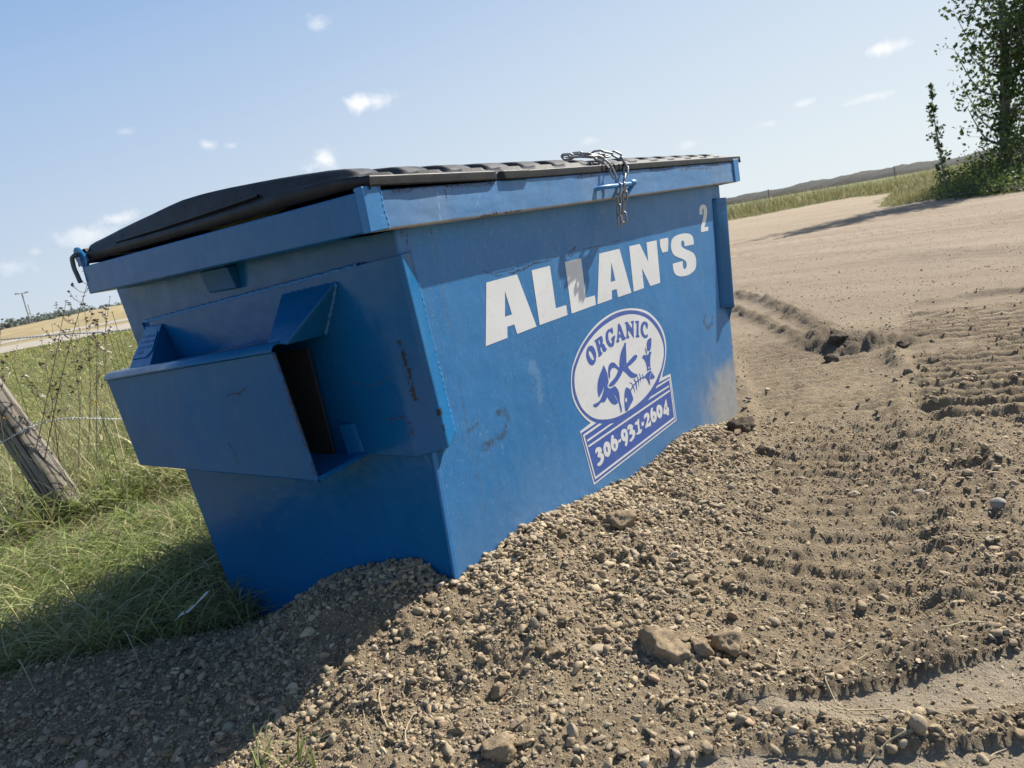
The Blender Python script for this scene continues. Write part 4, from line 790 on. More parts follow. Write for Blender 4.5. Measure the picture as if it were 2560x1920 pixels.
lotm = sstep(-.03, .05, sd + .05*fbm(gx*6, gy*6, 3, 110) + np.clip((far-12)*.05, 0, 1.1)*fbm(gx*.7, gy*.7, 4, 111, .6))
pile = sstep(.012, .05, gz) * sstep(3.2, 2.0, np.hypot(gx-.5, gy))
smo = (inpoly(gx, gy, SMOOTH) | inpoly(gx, gy, SMOOTH2)) * 1.0
dk = np.zeros(len(gx)); 
p_ = at_ground(1800, 745); dk = np.maximum(dk, np.exp(-(np.hypot(gx-p_[0], gy-p_[1])/.30)**2))
for wr, wd in ((WND3, .10), (WND4, .08), (WND2, .06)):
    dk = np.maximum(dk, .75*np.exp(-(seg_dist(gx, gy, wr)/wd)**2))
vcol(gme, 'soil', np.stack([lotm, np.clip(dk + .0*pile, 0, 1), smo], 1))
g = M('ground_soil')
s = g.n('ShaderNodeSeparateColor'); g.l(g.attr('soil'), s.inputs[0])
n1 = g.noise(1.3, 5); n2 = g.noise(14, 6, .62); n3 = g.noise(160, 4, .7); n4 = g.noise(420, 2, .7)
c = g.mix(g.ramp(n1, .3, .7), (.315, .232, .138), (.400, .310, .195))
c = g.mix(g.ramp(n2, .30, .70), c, (.225, .172, .110))
c = g.mix(g.ramp(n2, .55, .78, 0, .6), c, (.41, .35, .26))
c = g.mix(g.ramp(n3, .55, .72, 0, .55), c, (.42, .39, .34))
c = g.mix(g.ramp(n3, .45, .28, 0, .55), c, (.105, .080, .055))
c = g.mix(g.ramp(n4, .60, .72, 0, .4), c, (.45, .42, .37))
pos = g.n('ShaderNodeNewGeometry'); vd = g.n('ShaderNodeVectorMath', operation='DISTANCE'); g.l(pos.outputs['Position'], vd.inputs[0]); vd.inputs[1].default_value = (-1.1, -1.2, 0)
# further out the lot is dry, driven hard and paler, streaked along the way the wheels run
band = g.noise(1.6, 5, .6, stretch=(1.0, .13, 1, (0, 0, -.585))); fineb = g.noise(9, 5, .65, stretch=(1.0, .10, 1, (0, 0, -.585)))
hard = g.mix(g.ramp(band, .32, .68), (.275, .210, .145), (.375, .300, .215)); hard = g.mix(g.ramp(fineb, .52, .74, 0, .55), hard, (.27, .215, .155)); hard = g.mix(g.ramp(n3, .56, .70, 0, .6), hard, (.56, .51, .44)); hard = g.mix(g.ramp(n3, .44, .30, 0, .6), hard, (.20, .16, .12))
c = g.mix(g.ramp(vd.outputs['Value'], 3.2, 7.5), c, hard)
c = g.mix(g.math('MULTIPLY', s.outputs[1], .75), c, (.105, .082, .060))            # freshly turned, still damp earth
c = g.mix(g.math('MULTIPLY', s.outputs[2], .7), c, g.mix(g.ramp(g.noise(60, 5, .65, stretch=(1, .2, 1, (0, 0, .9))), .3, .7), (.37, .305, .22), (.47, .40, .30)))
# grass side: thatch and soil; further off mown grass and dry field
t1 = g.noise(24, 6, .65); t2 = g.noise(.25, 4)
gr = g.mix(g.ramp(t1, .3, .7), (.060, .055, .028), (.17, .145, .085))
gr2 = g.mix(g.ramp(t1, .3, .7), (.095, .110, .036), (.160, .170, .062)); gr2 = g.mix(g.ramp(g.noise(2.2, 5), .4, .68, 0, .55), gr2, (.20, .19, .085))
gr = g.mix(g.ramp(vd.outputs['Value'], 6.5, 9.5), gr, gr2)
dry = g.mix(g.ramp(g.noise(.12, 5), .3, .7), (.27, .215, .105), (.35, .29, .155)); dry = g.mix(g.ramp(g.noise(.9, 5), .45, .75, 0, .5), dry, (.16, .155, .07))
sp_ = g.n('ShaderNodeSeparateXYZ'); g.l(pos.outputs['Position'], sp_.inputs[0])
lf = g.math('SUBTRACT', g.math('MULTIPLY', sp_.outputs['Y'], .70), g.math('MULTIPLY', sp_.outputs['X'], .71))     # the dry field lies to the left only
gr = g.mix(g.math('MULTIPLY', g.ramp(vd.outputs['Value'], 44, 47), g.ramp(lf, -4, 4)), gr, dry)
c = g.mix(s.outputs[0], gr, c)
g.set(Base_Color=c, Roughness=.93, Specular_IOR_Level=.25)
bh = g.math('ADD', g.math('MULTIPLY', n3, .6), g.math('MULTIPLY', n4, .35)); bh = g.math('ADD', bh, g.math('MULTIPLY', g.noise(70, 5, .7), .8))
g.bump(bh, 1.0, .016)
ground = part('ground', gme, g.m, None, smooth=True)
tag(ground, 'pale gravel lot with tyre tracks and the rough grass soil beside it', None, None, 'structure')

# ------------------------------------------------------------------ stones (loose gravel: stuff), clods as single things
def base_rocks(n, sub, sharp):
    out = []
    for k in range(n):
        bm = bmesh.new(); bmesh.ops.create_icosphere(bm, subdivisions=sub, radius=1)
        V = np.array([v.co[:] for v in bm.verts]); F = np.array([[v.index for v in f.verts] for f in bm.faces]); bm.free()
        rg = np.random.default_rng(100 + k)
        for q in range(rg.integers(6, 12)):
            nn = rg.normal(size=3); nn /= np.linalg.norm(nn); d = rg.uniform(.28, .66)
            ex = np.clip(V @ nn - d, 0, None); V = V - ex[:, None]*nn*rg.uniform(.75, 1.0)
        V = V / np.abs(V).max() * rg.uniform([1.0, .60, .38], [1.45, 1.05, .80]); V += rg.normal(size=V.shape)*.03
        out.append((V, F))
    return out
RB = base_rocks(16, 2, True); RS = base_rocks(12, 1, True)
def scatter_rocks(name, xy, size, protos, colors, mat, sink=.25, label=None, flat_shade=False):
    n = len(xy); z = height(xy[:, 0], xy[:, 1])
    a = rng.uniform(0, 2*np.pi, n); tx = rng.normal(0, .35, n); ty = rng.normal(0, .35, n)
    ca, sa = np.cos(a), np.sin(a); cx, sx = np.cos(tx), np.sin(tx); cy, sy = np.cos(ty), np.sin(ty)
    Rz = np.zeros((n, 3, 3)); Rz[:, 0, 0] = ca; Rz[:, 0, 1] = -sa; Rz[:, 1, 0] = sa; Rz[:, 1, 1] = ca; Rz[:, 2, 2] = 1
    Rx = np.zeros((n, 3, 3)); Rx[:, 0, 0] = 1; Rx[:, 1, 1] = cx; Rx[:, 1, 2] = -sx; Rx[:, 2, 1] = sx; Rx[:, 2, 2] = cx
    Ry = np.zeros((n, 3, 3)); Ry[:, 1, 1] = 1; Ry[:, 0, 0] = cy; Ry[:, 0, 2] = sy; Ry[:, 2, 0] = -sy; Ry[:, 2, 2] = cy
    Rm = Rx @ Ry @ Rz; kk = rng.integers(0, len(protos), n); Vs, Fs, Cs, o = [], [], [], 0
    for k, (V0, F0) in enumerate(protos):
        m_ = np.where(kk == k)[0]
        if not len(m_): continue
        V = np.einsum('nij,vj->nvi', Rm[m_], V0) * (size[m_, None, None] * .5)
        V[..., 0] += xy[m_, 0, None]; V[..., 1] += xy[m_, 1, None]; V[..., 2] += (z[m_] + size[m_]*(.20 - sink*.5 + .22*(rng.random(len(m_)) - .35)))[:, None]
        nv = len(V0); F = F0[None] + (np.arange(len(m_))*nv)[:, None, None] + o; o += nv*len(m_)
        Vs.append(V.reshape(-1, 3)); Fs.append(F.reshape(-1, 3)); Cs.append(np.repeat(colors[m_], nv, 0))
    me = mesh_np(np.concatenate(Vs), np.concatenate(Fs)); vcol(me, 'tint', np.concatenate(Cs))
    return part(name, me, mat, None, smooth=False)
def stone_colors(n):
    pal = np.array([(.33, .26, .175), (.28, .235, .175), (.41, .34, .24), (.22, .20, .17), (.46, .41, .31), (.16, .135, .11), (.33, .23, .16), (.54, .48, .37), (.35, .30, .25)])
    pr = np.array([.22, .2, .15, .12, .08, .08, .06, .03, .06]); c = pal[rng.choice(len(pal), n, p=pr/pr.sum())]
    return c * np.array([1.10, 1.06, .96]) * rng.uniform(.75, 1.25, (n, 1))
sm_ = M('gravel_stone'); tn = sm_.attr('tint'); sc_ = sm_.mix(sm_.ramp(sm_.noise(70, 5, .7), .34, .66, .05, .9), tn, (.30, .232, .15)); sc_ = sm_.mix(sm_.ramp(sm_.noise(480, 2), .6, .7, 0, .5), sc_, (.12, .10, .085))
sm_.set(Base_Color=sc_, Roughness=.86, Specular_IOR_Level=.3); sm_.bump(sm_.noise(330, 4, .7), .5, .002); STONE = sm_.m
def sample(n, r0, r1, a0=-26, a1=100, pw=1.0):
    t = rng.random(n); r = (r0**(2-pw*0) + t*(r1**2 - r0**2))**.5 if pw == 0 else r0*(r1/r0)**t
    a = np.radians(rng.uniform(a0, a1, n)); return np.stack([CAM[0] + r*np.cos(a), CAM[1] + r*np.sin(a)], 1)
def keep(xy, small):
    x, y = xy[:, 0], xy[:, 1]
    sd = lot_sd(x, y); inside = (x > .122) & (x < 2.015) & (y > .072) & (y < 1.2)
    r = np.hypot(x-.5, y); h = height(x, y, False); pl = sstep(.0, .035, h) * (r < 2.4)
    wind = np.maximum.reduce([np.exp(-(seg_dist(x, y, w_)/q_)**2) for w_, q_ in ((WND1, .032), (WND2, .030), (WND5, .05), (WND3, .07))])
    left = sstep(.35, -.1, x) * sstep(-.7, -.3, y) * (r < 2.4)
    clump = sstep(-.25, .30, fbm(x*3.5, y*3.5, 3, 120) + .12)
    d = (.34 if small else .16) + .32*clump; d = np.maximum(d, 1.0*pl*((.55+.45*clump) if small else (.30+.70*clump))); d = np.maximum(d, .8*wind); d = np.maximum(d, .8*left*(.5 + .5*clump))
    d = d * np.where(inpoly(x, y, SMOOTH) | inpoly(x, y, SMOOTH2), .10 if not small else .22, 1)
    t, s_, c_ = along(x, y, TR1); d = d*np.where(t < .25, .8 if small else .22, 1.0)
    return (rng.random(len(x)) < d) & (sd > .0 - .04) & ~inside
def run(name, n, r0, r1, s0, s1, protos, label):
    xy = sample(n, r0, r1, pw=0 if r1 < 5 else 1); xy = xy[keep(xy, s1 < .011)]; k = len(xy)
    size = s0 * (s1/s0)**(rng.random(k)**1.5)
    o = scatter_rocks(name, xy, size, protos, stone_colors(k), STONE)
    tag(o, label, 'gravel', None, 'stuff'); return k
cnt = [run('gravel_grit', 250000, .95, 3.2, .0045, .0105, RS, 'fine grit lying between the stones of the gravel pile'),
 run('gravel_pebbles', 50000, .95, 3.4, .010, .024, RB, 'rounded pebbles of the gravel pile against the blue dumpster'),
 run('gravel_stones', 6800, .95, 3.8, .020, .038, RB, 'larger loose stones scattered over the gravel pile'),
 run('gravel_scatter', 90000, 3.0, 20.0, .006, .022, RS, 'scattered stones on the gravel lot further from the dumpster')]
# extra pebbles heaped along the foot of the walls
t = rng.random(2600); wx = .1 + 1.75*t; wxy = np.stack([wx, .060 - np.abs(rng.normal(0, .05, 2600))], 1)
t2 = rng.random(1100); wxy2 = np.stack([.112 - np.abs(rng.normal(0, .05, 1100)), .07 + .62*t2], 1); wxy = np.concatenate([wxy, wxy2])
o = scatter_rocks('gravel_at_wall', wxy, rng.uniform(.009, .026, len(wxy))*rng.uniform(.6, 1.2, len(wxy)), RB, stone_colors(len(wxy)), STONE, sink=.0)
tag(o, 'pebbles heaped directly against the foot of the blue dumpster', 'gravel', None, 'stuff')

# dirt clods and large stones one can tell apart
cm_ = M('dry_clay_clod'); c = cm_.mix(cm_.ramp(cm_.noise(30, 6, .65), .3, .7), (.25, .182, .112), (.40, .308, .198)); c = cm_.mix(cm_.ramp(cm_.noise(200, 3), .58, .7, 0, .6), c, (.46, .40, .31)); c = cm_.mix(cm_.ramp(cm_.noise(70, 5, .7), .46, .34, 0, .7), c, (.10, .075, .05))
cm_.set(Base_Color=c, Roughness=.95, Specular_IOR_Level=.2); cm_.bump(cm_.noise(110, 6, .75), 1.0, .007); CLOD = cm_.m
cm2 = M('dark_earth_clod'); c = cm2.mix(cm2.ramp(cm2.noise(30, 6, .65), .3, .7), (.075, .058, .042), (.15, .12, .09)); cm2.set(Base_Color=c, Roughness=.95, Specular_IOR_Level=.2); cm2.bump(cm2.noise(110, 6, .75), 1.0, .007)
xy = sample(3600, .95, 3.2, pw=0); xy = xy[keep(xy, False)]; xy = xy[fbm(xy[:, 0]*2.5, xy[:, 1]*2.5, 3, 130) > -.12]; cs = .014*(.048/.014)**(rng.random(len(xy))**1.6)
o = scatter_rocks('dirt_lumps', xy, cs, base_rocks(10, 3, True), stone_colors(len(xy)), CLOD, sink=.3); tag(o, 'small crumbly dirt lumps mixed into the gravel pile', 'dirt', None, 'stuff')
def clod(px, py, w, asp, mat, name, label, cat, z=0, seed=0, sharp=True, smooth=True, rot=None, rough=.12):
    p = at_ground(px, py, z)
    for _ in range(4): p = at_ground(px, py, float(height(np.array([p[0]]), np.array([p[1]]))[0]) + w*.12)
    bm = bmesh.new(); bmesh.ops.create_icosphere(bm, subdivisions=4, radius=1); rg = np.random.default_rng(500+seed)
    V = np.array([v.co[:] for v in bm.verts])
    for q in range(9 if sharp else 4):
        nn = rg.normal(size=3); nn /= np.linalg.norm(nn); d = rg.uniform(.5, .85) if sharp else rg.uniform(.75, .95); ex = np.clip(V @ nn - d, 0, None); V = V - ex[:, None]*nn*.9
    for k_, v in enumerate(bm.verts):
        q = Vector(V[k_]); s_ = Vector((seed*3.1, 0, 0)); nn = mnoise.fractal(q*1.6 + s_, .8, 2.1, 5)*rough*2 + mnoise.noise(q*7 + s_)*rough*.6 + mnoise.noise(q*17 + s_)*rough*.5
        q *= 1 + nn; v.co = Vector((q.x*asp[0], q.y*asp[1], q.z*asp[2]))*w/2
    me = bm_mesh(bm); o = part(name, me, mat, None, smooth=smooth)
    o.location = (p[0], p[1], float(height(np.array([p[0]]), np.array([p[1]]))[0]) + w*asp[2]*.16); o.rotation_euler = (rg.uniform(-.2, .2), rg.uniform(-.2, .2), rot if rot is not None else rg.uniform(0, 6.28))
    tag(o, label, cat); return o
CL = [(1345, 1128, .088, (1.15, .8, .75), CLOD, 'dirt_clod', 'large broken dirt clod on the pile just below the phone-number label', 'dirt clod'),
 (1300, 1205, .052, (1, .8, .8), CLOD, 'dirt_clod', 'fist-sized clod below the larger broken clod on the gravel pile', 'dirt clod'),
 (1432, 1395, .100, (1.35, .8, .75), CLOD, 'dirt_clod', 'long dark-faced dirt clod at the foot of the pile, left of the pale ones', 'dirt clod'),
 (1512, 1398, .058, (1.0, .85, .8), CLOD, 'dirt_clod', 'small clod between the long clod and the pale square one', 'dirt clod'),
 (1572, 1393, .078, (1.0, .9, .85), CLOD, 'dirt_clod', 'pale square clod at the right foot of the gravel pile', 'dirt clod'),
 (1075, 1615, .068, (1.1, .85, .7), CLOD, 'dirt_clod', 'flat clod at the bottom edge of the picture', 'dirt clod'),
 (1290, 1402, .030, (1.5, 1, .6), STONE, 'stone', 'flat stone lying left of the long clod', 'stone'),
 (1818, 1442, .052, (1.4, .8, .6), CLOD, 'dirt_clod', 'clod lying at the edge of the smooth scraped patch', 'dirt clod'),
 (1604, 922, .10, (1.2, .9, .8), cm2.m, 'dirt_clod', 'dark brown clod beside the far bottom corner of the dumpster', 'dirt clod'),
 (1640, 975, .06, (1, .8, .7), cm2.m, 'dirt_clod', 'small dark clod in front of the brown clod at the dumpster corner', 'dirt clod'),
 (1812, 742, .11, (1.2, 1.0, .9), cm2.m, 'dirt_clod', 'dark earth lump where the tyre tracks cross', 'dirt clod'),
 (1836, 762, .07, (1.1, 1, .9), cm2.m, 'dirt_clod', 'smaller earth lump in front of the one where the tracks cross', 'dirt clod'),
 (1795, 780, .08, (1.2, 1, .85), cm2.m, 'dirt_clod', 'crumbled earth lump nearest the camera where the tracks cross', 'dirt clod'),
 (1950, 745, .07, (1.1, 1, .85), cm2.m, 'dirt_clod', 'earth lump right of the track crossing', 'dirt clod'),
 (2158, 1092, .040, (1.1, 1, .8), STONE, 'stone', 'grey rounded stone on its own near the right edge', 'stone'),
 (1985, 1062, .034, (1.2, .9, .6), STONE, 'stone', 'flat grey stone in the tyre track', 'stone'),
 (1845, 1072, .036, (1.3, .9, .6), STONE, 'stone', 'tan stone left of the tyre track', 'stone'),
 (2225, 905, .035, (1.4, .9, .6), STONE, 'stone', 'reddish stone at the right edge of the picture', 'stone'),
 (1985, 1583, .030, (1, .9, 1.1), STONE, 'stone', 'upright pebble on the windrow at bottom right', 'stone'),
 (1238, 1590, .030, (.7, .8, 1.3), STONE, 'stone', 'upright rounded pebble near the bottom centre', 'stone'),
 (1672, 1342, .024, (1.2, .9, .7), STONE, 'stone', 'small pale stone right of the square clod', 'stone')]
for k_, c_ in enumerate(CL):
    o = clod(*c_, seed=k_, sharp=c_[4] is not STONE, rough=.13 if c_[4] is not STONE else .04)
    if c_[4] is STONE:
        col = (.36, .30, .22) if 'reddish' not in c_[6] else (.34, .20, .17)
        if 'grey' in c_[6]: col = (.30, .30, .29)
        vcol(o.data, 'tint', np.tile(np.array([col]), (len(o.data.vertices), 1)))
# ------------------------------------------------------------------ grass
def leafmat(name, tr=.45, rough=.55, spec=.35):
    p = M(name); tn = p.attr('tint'); v = p.mix(p.ramp(p.noise(60, 3), .3, .7), tn, tn)
    p.set(Base_Color=tn, Roughness=rough, Specular_IOR_Level=spec)
    t = p.n('ShaderNodeBsdfTranslucent'); p.l(tn, t.inputs[0]); mx = p.n('ShaderNodeMixShader'); mx.inputs[0].default_value = tr
    p.l(p.b.outputs[0], mx.inputs[1]); p.l(t.outputs[0], mx.inputs[2]); p.l(mx.outputs[0], p.out.inputs[0]); return p.m
GRASS = leafmat('grass_blade', .32); LEAF = leafmat('tree_leaf', .42, .6, .2)
def blades(xy, L, W, bend, col, seg=4, zoff=0.0, dirang=None, lean=None, h0=None):
    n = len(xy); z = (height(xy[:, 0], xy[:, 1]) if h0 is None else h0) - .01
    a = rng.uniform(0, 2*np.pi, n) if dirang is None else dirang
    D = np.stack([np.cos(a), np.sin(a)], 1); fa = rng.uniform(0, np.pi, n); Wd = np.stack([np.cos(fa), np.sin(fa)], 1)
    ln = rng.uniform(0, .35, n) if lean is None else lean
    V = np.zeros((n, seg+1, 2, 3))
    for k in range(seg+1):
        t = k/seg; up = L*t*(1 - bend*.62*t*t); out = L*(ln*t + bend*.75*t*t)
        cx = xy[:, 0] + D[:, 0]*out; cy = xy[:, 1] + D[:, 1]*out; cz = z + np.maximum(up, .004)*np.sqrt(np.clip(1 - ln*ln*.5, .3, 1)) + zoff
        w = W*(1 - t**1.6)*.5 + .0002
        for q, s_ in enumerate((-1, 1)):
            V[:, k, q, 0] = cx + s_*w*Wd[:, 0]; V[:, k, q, 1] = cy + s_*w*Wd[:, 1]; V[:, k, q, 2] = cz
    base = (np.arange(n)*(seg+1)*2)[:, None, None]; F = np.array([[2*k, 2*k+1, 2*k+3, 2*k+2] for k in range(seg)])[None] + base
    C = np.repeat(col, (seg+1)*2, 0)
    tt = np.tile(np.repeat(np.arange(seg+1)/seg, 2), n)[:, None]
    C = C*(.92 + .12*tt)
    return V.reshape(-1, 3), F.reshape(-1, 4), C
def gcol(n, dry):
    g_ = np.array([(.17, .225, .055), (.225, .275, .078), (.12, .17, .045), (.30, .32, .115), (.25, .27, .125)]); d_ = np.array([(.52, .44, .26), (.42, .35, .20), (.60, .53, .36), (.33, .28, .15), (.33, .31, .14)])
    dr = rng.random(n) < dry; c = np.where(dr[:, None], d_[rng.integers(0, 5, n)], g_[rng.integers(0, 5, n)])
    return c*rng.uniform(.75, 1.25, (n, 1))
def grass_obj(name, sets, label):
    Vs, Fs, Cs, o = [], [], [], 0
    for V, F, C in sets: Vs.append(V); Fs.append(F+o); Cs.append(C); o += len(V)
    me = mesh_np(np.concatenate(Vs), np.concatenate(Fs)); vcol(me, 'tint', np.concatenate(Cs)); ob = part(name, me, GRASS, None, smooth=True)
    tag(ob, label, 'grass', None, 'stuff'); return ob
def region(n, f0, f1, a0, a1, pw=1):
    t = rng.random(n); r = f0*(f1/f0)**t if pw else np.sqrt(f0**2 + t*(f1**2-f0**2)); a = np.radians(rng.uniform(a0, a1, n))
    return np.stack([CAM[0]+r*np.cos(a), CAM[1]+r*np.sin(a)], 1)
def outside(xy, m0=.03):
    x, y = xy[:, 0], xy[:, 1]; ins = (x > .10) & (x < 2.05) & (y > -.02) & (y < 1.22)
    return (lot_sd(x, y) < -m0) & ~ins
POST0 = at_ground(172, 1128, BASE_L)
def near_post(xy): return np.hypot(xy[:, 0]-POST0[0], xy[:, 1]-POST0[1])
# A: fresh green grass between the gravel and the fence
xy = region(52000, 2.2, 4.4, 52, 92, 0); xy = xy[outside(xy, .02)]
tf = fbm(xy[:, 0]*3.2, xy[:, 1]*3.2, 3, 200); dd = near_post(xy)
bare = (tf < -.16) | ((dd < .30) & (rng.random(len(xy)) < .75)); xy = xy[~bare | (rng.random(len(xy)) < .25)]; n = len(xy)
tf = fbm(xy[:, 0]*3.2, xy[:, 1]*3.2, 3, 200); dry_p = np.clip(.45 - 1.0*tf, .18, .85)
c = gcol(n, 0); c2 = gcol(n, 1); msk = rng.random(n) < dry_p; c[msk] = c2[msk]
A = blades(xy, rng.uniform(.06, .21, n)*(1+.6*tf)*np.where(near_post(xy) < .8, .26, 1)*np.where((np.abs(np.arctan2(xy[:, 1]-CAM[1], xy[:, 0]-CAM[0]) - math.atan2(POST0[1]-CAM[1], POST0[0]-CAM[0])) < .09) & (np.hypot(xy[:, 0]-CAM[0], xy[:, 1]-CAM[1]) > 2.7), .4, 1), rng.uniform(.0022, .0055, n), rng.uniform(.25, 1.15, n), c, lean=rng.uniform(0, .7, n))
# long arching blades
xy = region(7500, 2.3, 4.0, 54, 92, 0); xy = xy[outside(xy, .05)]; xy = xy[near_post(xy) > .55]; n = len(xy); 
A2 = blades(xy, rng.uniform(.18, .36, n), rng.uniform(.005, .009, n), rng.uniform(.6, 1.35, n), gcol(n, .12)*1.05, seg=7, lean=rng.uniform(.1, .5, n))
# flattened straw
xy = region(16000, 2.4, 5.2, 54, 94, 0); xy = xy[outside(xy, .03)]; n = len(xy); A3 = blades(xy, rng.uniform(.08, .26, n), rng.uniform(.0018, .0035, n), rng.uniform(.1, .3, n), gcol(n, 1), seg=3, lean=rng.uniform(1.5, 3.0, n)*.9)
# crisp edge of grass leaning over the gravel crest in the dumpster's shade
grass_obj('grass_near_dumpster', [A, A2, A3], 'green grass between the gravel crest and the leaning fence post')
# B: tall rank growth along and beyond the fence
xy = region(27000, 4.5, 7.4, 50, 90, 0); tf = fbm(xy[:, 0]*1.3, xy[:, 1]*1.3, 3, 210); n = len(xy)
B = blades(xy, rng.uniform(.12, .40, n)*(1+.7*tf), rng.uniform(.0025, .0075, n), rng.uniform(.15, 1.0, n), np.where((rng.random(n) < np.clip(.30 + 1.5*fbm(xy[:, 0]*2.1, xy[:, 1]*2.1, 3, 215), .05, .85))[:, None], gcol(n, 1)*1.1, gcol(n, 0)), lean=rng.uniform(0, 1.1, n))
xy = region(2600, 4.3, 7.4, 50, 90, 0); n = len(xy); B2 = blades(xy, rng.uniform(.35, .75, n), rng.uniform(.0025, .0045, n), rng.uniform(.1, .45, n), gcol(n, .9), seg=5, lean=rng.uniform(0, .3, n))
xy = region(11000, 4.4, 7.4, 50, 92, 0); n = len(xy); B3 = blades(xy, rng.uniform(.15, .42, n), rng.uniform(.010, .030, n), rng.uniform(.3, 1.0, n), gcol(n, .10)*1.15, seg=5, lean=rng.uniform(.1, .9, n))
grass_obj('tall_grass_at_fence', [B, B2, B3], 'tall dry and green grass standing along the barbed wire')
# C: mown grass out to the far track
xy = region(70000, 7.0, 33, 54, 84); xy = xy[outside(xy)]; n = len(xy); dC = np.hypot(xy[:, 0]-CAM[0], xy[:, 1]-CAM[1])
Cc = blades(xy, rng.uniform(.03, .09, n)*(1+dC/30), rng.uniform(.004, .009, n)*(dC/8), rng.uniform(.2, .9, n), gcol(n, .30)*np.array([1.12, 1.08, .9]), seg=2, lean=rng.uniform(.2, 1.4, n))
grass_obj('mown_grass', [Cc], 'short mown grass between the fence and the far track')
# D: verge beyond the lot on the right
def verge_sample(n):
    out = []
    while sum(map(len, out)) < n:
        xy = region(n*3, 17, 75, -6, 36); sd_ = lot_sd(xy[:, 0], xy[:, 1]); out.append(xy[(sd_ < 0) & (sd_ > -14) & (rng.random(len(xy)) < np.exp(sd_/6))])
    return np.concatenate(out)[:n]
xy = verge_sample(46000); n = len(xy); dC = np.hypot(xy[:, 0]-CAM[0], xy[:, 1]-CAM[1]); sdv = lot_sd(xy[:, 0], xy[:, 1]); tf = fbm(xy[:, 0]*.25, xy[:, 1]*.25, 3, 220)
near_c = dC < 30
Lh = np.where(near_c, rng.uniform(.12, .40, n), rng.uniform(.25, .70, n))*(1+.7*tf)*sstep(0, -1.5, sdv)**.5 + .06
cv = gcol(n, .58)*np.array([.85, .82, .75]); D_ = blades(xy, Lh, .010*dC/22*rng.uniform(.6, 1.4, n), rng.uniform(.1, .7, n), cv, seg=3, lean=rng.uniform(0, .3, n))
grass_obj('verge_grass', [D_], 'rough grass verge beyond the gravel lot under the trees')
# sparse tufts growing out of the gravel at the bottom edge
for (px, py, n, L, lab) in ((655, 1655, 14, .13, 'tuft of fresh green blades at the bottom edge of the gravel'), (560, 1662, 9, .12, 'thin tuft of grass left of the fresh green one at the bottom edge')):
    p = at_ground(px, py, .02); xy = np.stack([p[0] + rng.normal(0, .018, n), p[1] + rng.normal(0, .018, n)], 1)
    V, F, C = blades(xy, rng.uniform(L*.5, L, n), rng.uniform(.003, .006, n), rng.uniform(.2, 1.0, n), gcol(n, .1), seg=6, lean=rng.uniform(0, .5, n))
    me = mesh_np(V, F); vcol(me, 'tint', C); tag(part('grass_tuft', me, GRASS, None, smooth=True), lab, 'grass tuft')
# bits of straw and twig on the gravel
tw = []
for k in range(90):
    xy0 = sample(1, 1.2, 3.6, 5, 80)[0]
    if lot_sd(xy0[:1], xy0[1:])[0] < .05 or (.1 < xy0[0] < 2.05 and .05 < xy0[1] < 1.25): continue
    a = rng.uniform(0, 6.28); L = rng.uniform(.03, .11); q = np.array([[xy0[0]+math.cos(a)*L*t, xy0[1]+math.sin(a)*L*t + .15*L*math.sin(3*t)] for t in (0, .33, .66, 1)])
    zz_ = height(q[:, 0], q[:, 1]) + .007; tw.append(tube_arrays(np.c_[q, zz_], rng.uniform(.0006, .0014), 5))
V, F = join(tw); tag(part('straw_bits', mesh_np(V, F), simple('straw', (.42, .35, .22), .8), None, smooth=True), 'bits of dry straw and twig lying on the gravel', 'straw', None, 'stuff')
# white scrap of plastic in the shaded grass
p0 = at_ground(415, 1310, BASE_L+.15)
bm = bmesh.new(); nx_, ny_ = 14, 5; rowsv = []
fw = Vector((.50, .86, 0)).normalized(); rt = Vector((.86, -.5, 0))
ax = (Vector(RIGHT)*.75 - Vector(DOWN)*.62).normalized(); ay = Vector((0, 0, 1)).cross(ax).normalized()
for i_ in range(nx_):
    rowsv.append([bm.verts.new(Vector(p0) + ax*(.125*(i_/(nx_-1)-.5)) + ay*(.030*(j_/(ny_-1)-.5)) + Vector((0, 0, .004*math.sin(i_*.7)+.002*math.sin(j_*2+i_)))) for j_ in range(ny_)])
for i_ in range(nx_-1):
    for j_ in range(ny_-1): bm.faces.new((rowsv[i_][j_], rowsv[i_+1][j_], rowsv[i_+1][j_+1], rowsv[i_][j_+1]))
lt = part('litter_scrap', bm_mesh(bm), simple('grubby_white_plastic', (.50, .51, .50), .45, var=.12), None, smooth=True); sd__ = lt.modifiers.new('t', 'SOLIDIFY'); sd__.thickness = .0015
tag(lt, 'torn strip of white plastic lying in the shaded grass', 'litter')

# ------------------------------------------------------------------ fence
fence = empty('barbed_wire_fence', tuple(POST0)); tag(fence, 'weathered leaning wooden post strung with two strands of barbed wire', 'fence')
wd = M('weathered_post_wood'); wc = wd.coord()
gr_ = wd.noise(34, 5, .7, vec=wc, stretch=(1, 1, .035)); gr2_ = wd.noise(95, 4, .7, vec=wc, stretch=(1, 1, .03)); cr = wd.noise(15, 3, .6, vec=wc, stretch=(1, 1, .025), dist=.25)
c = wd.mix(wd.ramp(gr_, .3, .7), (.14, .122, .098), (.27, .245, .205)); c = wd.mix(wd.ramp(gr2_, .5, .7, 0, .45), c, (.38, .35, .30)); c = wd.mix(wd.ramp(wd.noise(5, 4), .45, .75, 0, .55), c, (.20, .16, .115))
crk = wd.ramp(cr, .475, .50); crk2 = wd.ramp(cr, .525, .50); ck = wd.math('MULTIPLY', crk, crk2); c = wd.mix(wd.math('MULTIPLY', ck, .85), c, (.035, .028, .022))
wd.set(Base_Color=c, Roughness=.85, Specular_IOR_Level=.2)
wd.bump(wd.math('ADD', wd.math('ADD', gr_, wd.math('MULTIPLY', gr2_, .5)), wd.math('MULTIPLY', ck, -2.6)), .9, .006)
dep0 = float((POST0 - CAM) @ FWD)
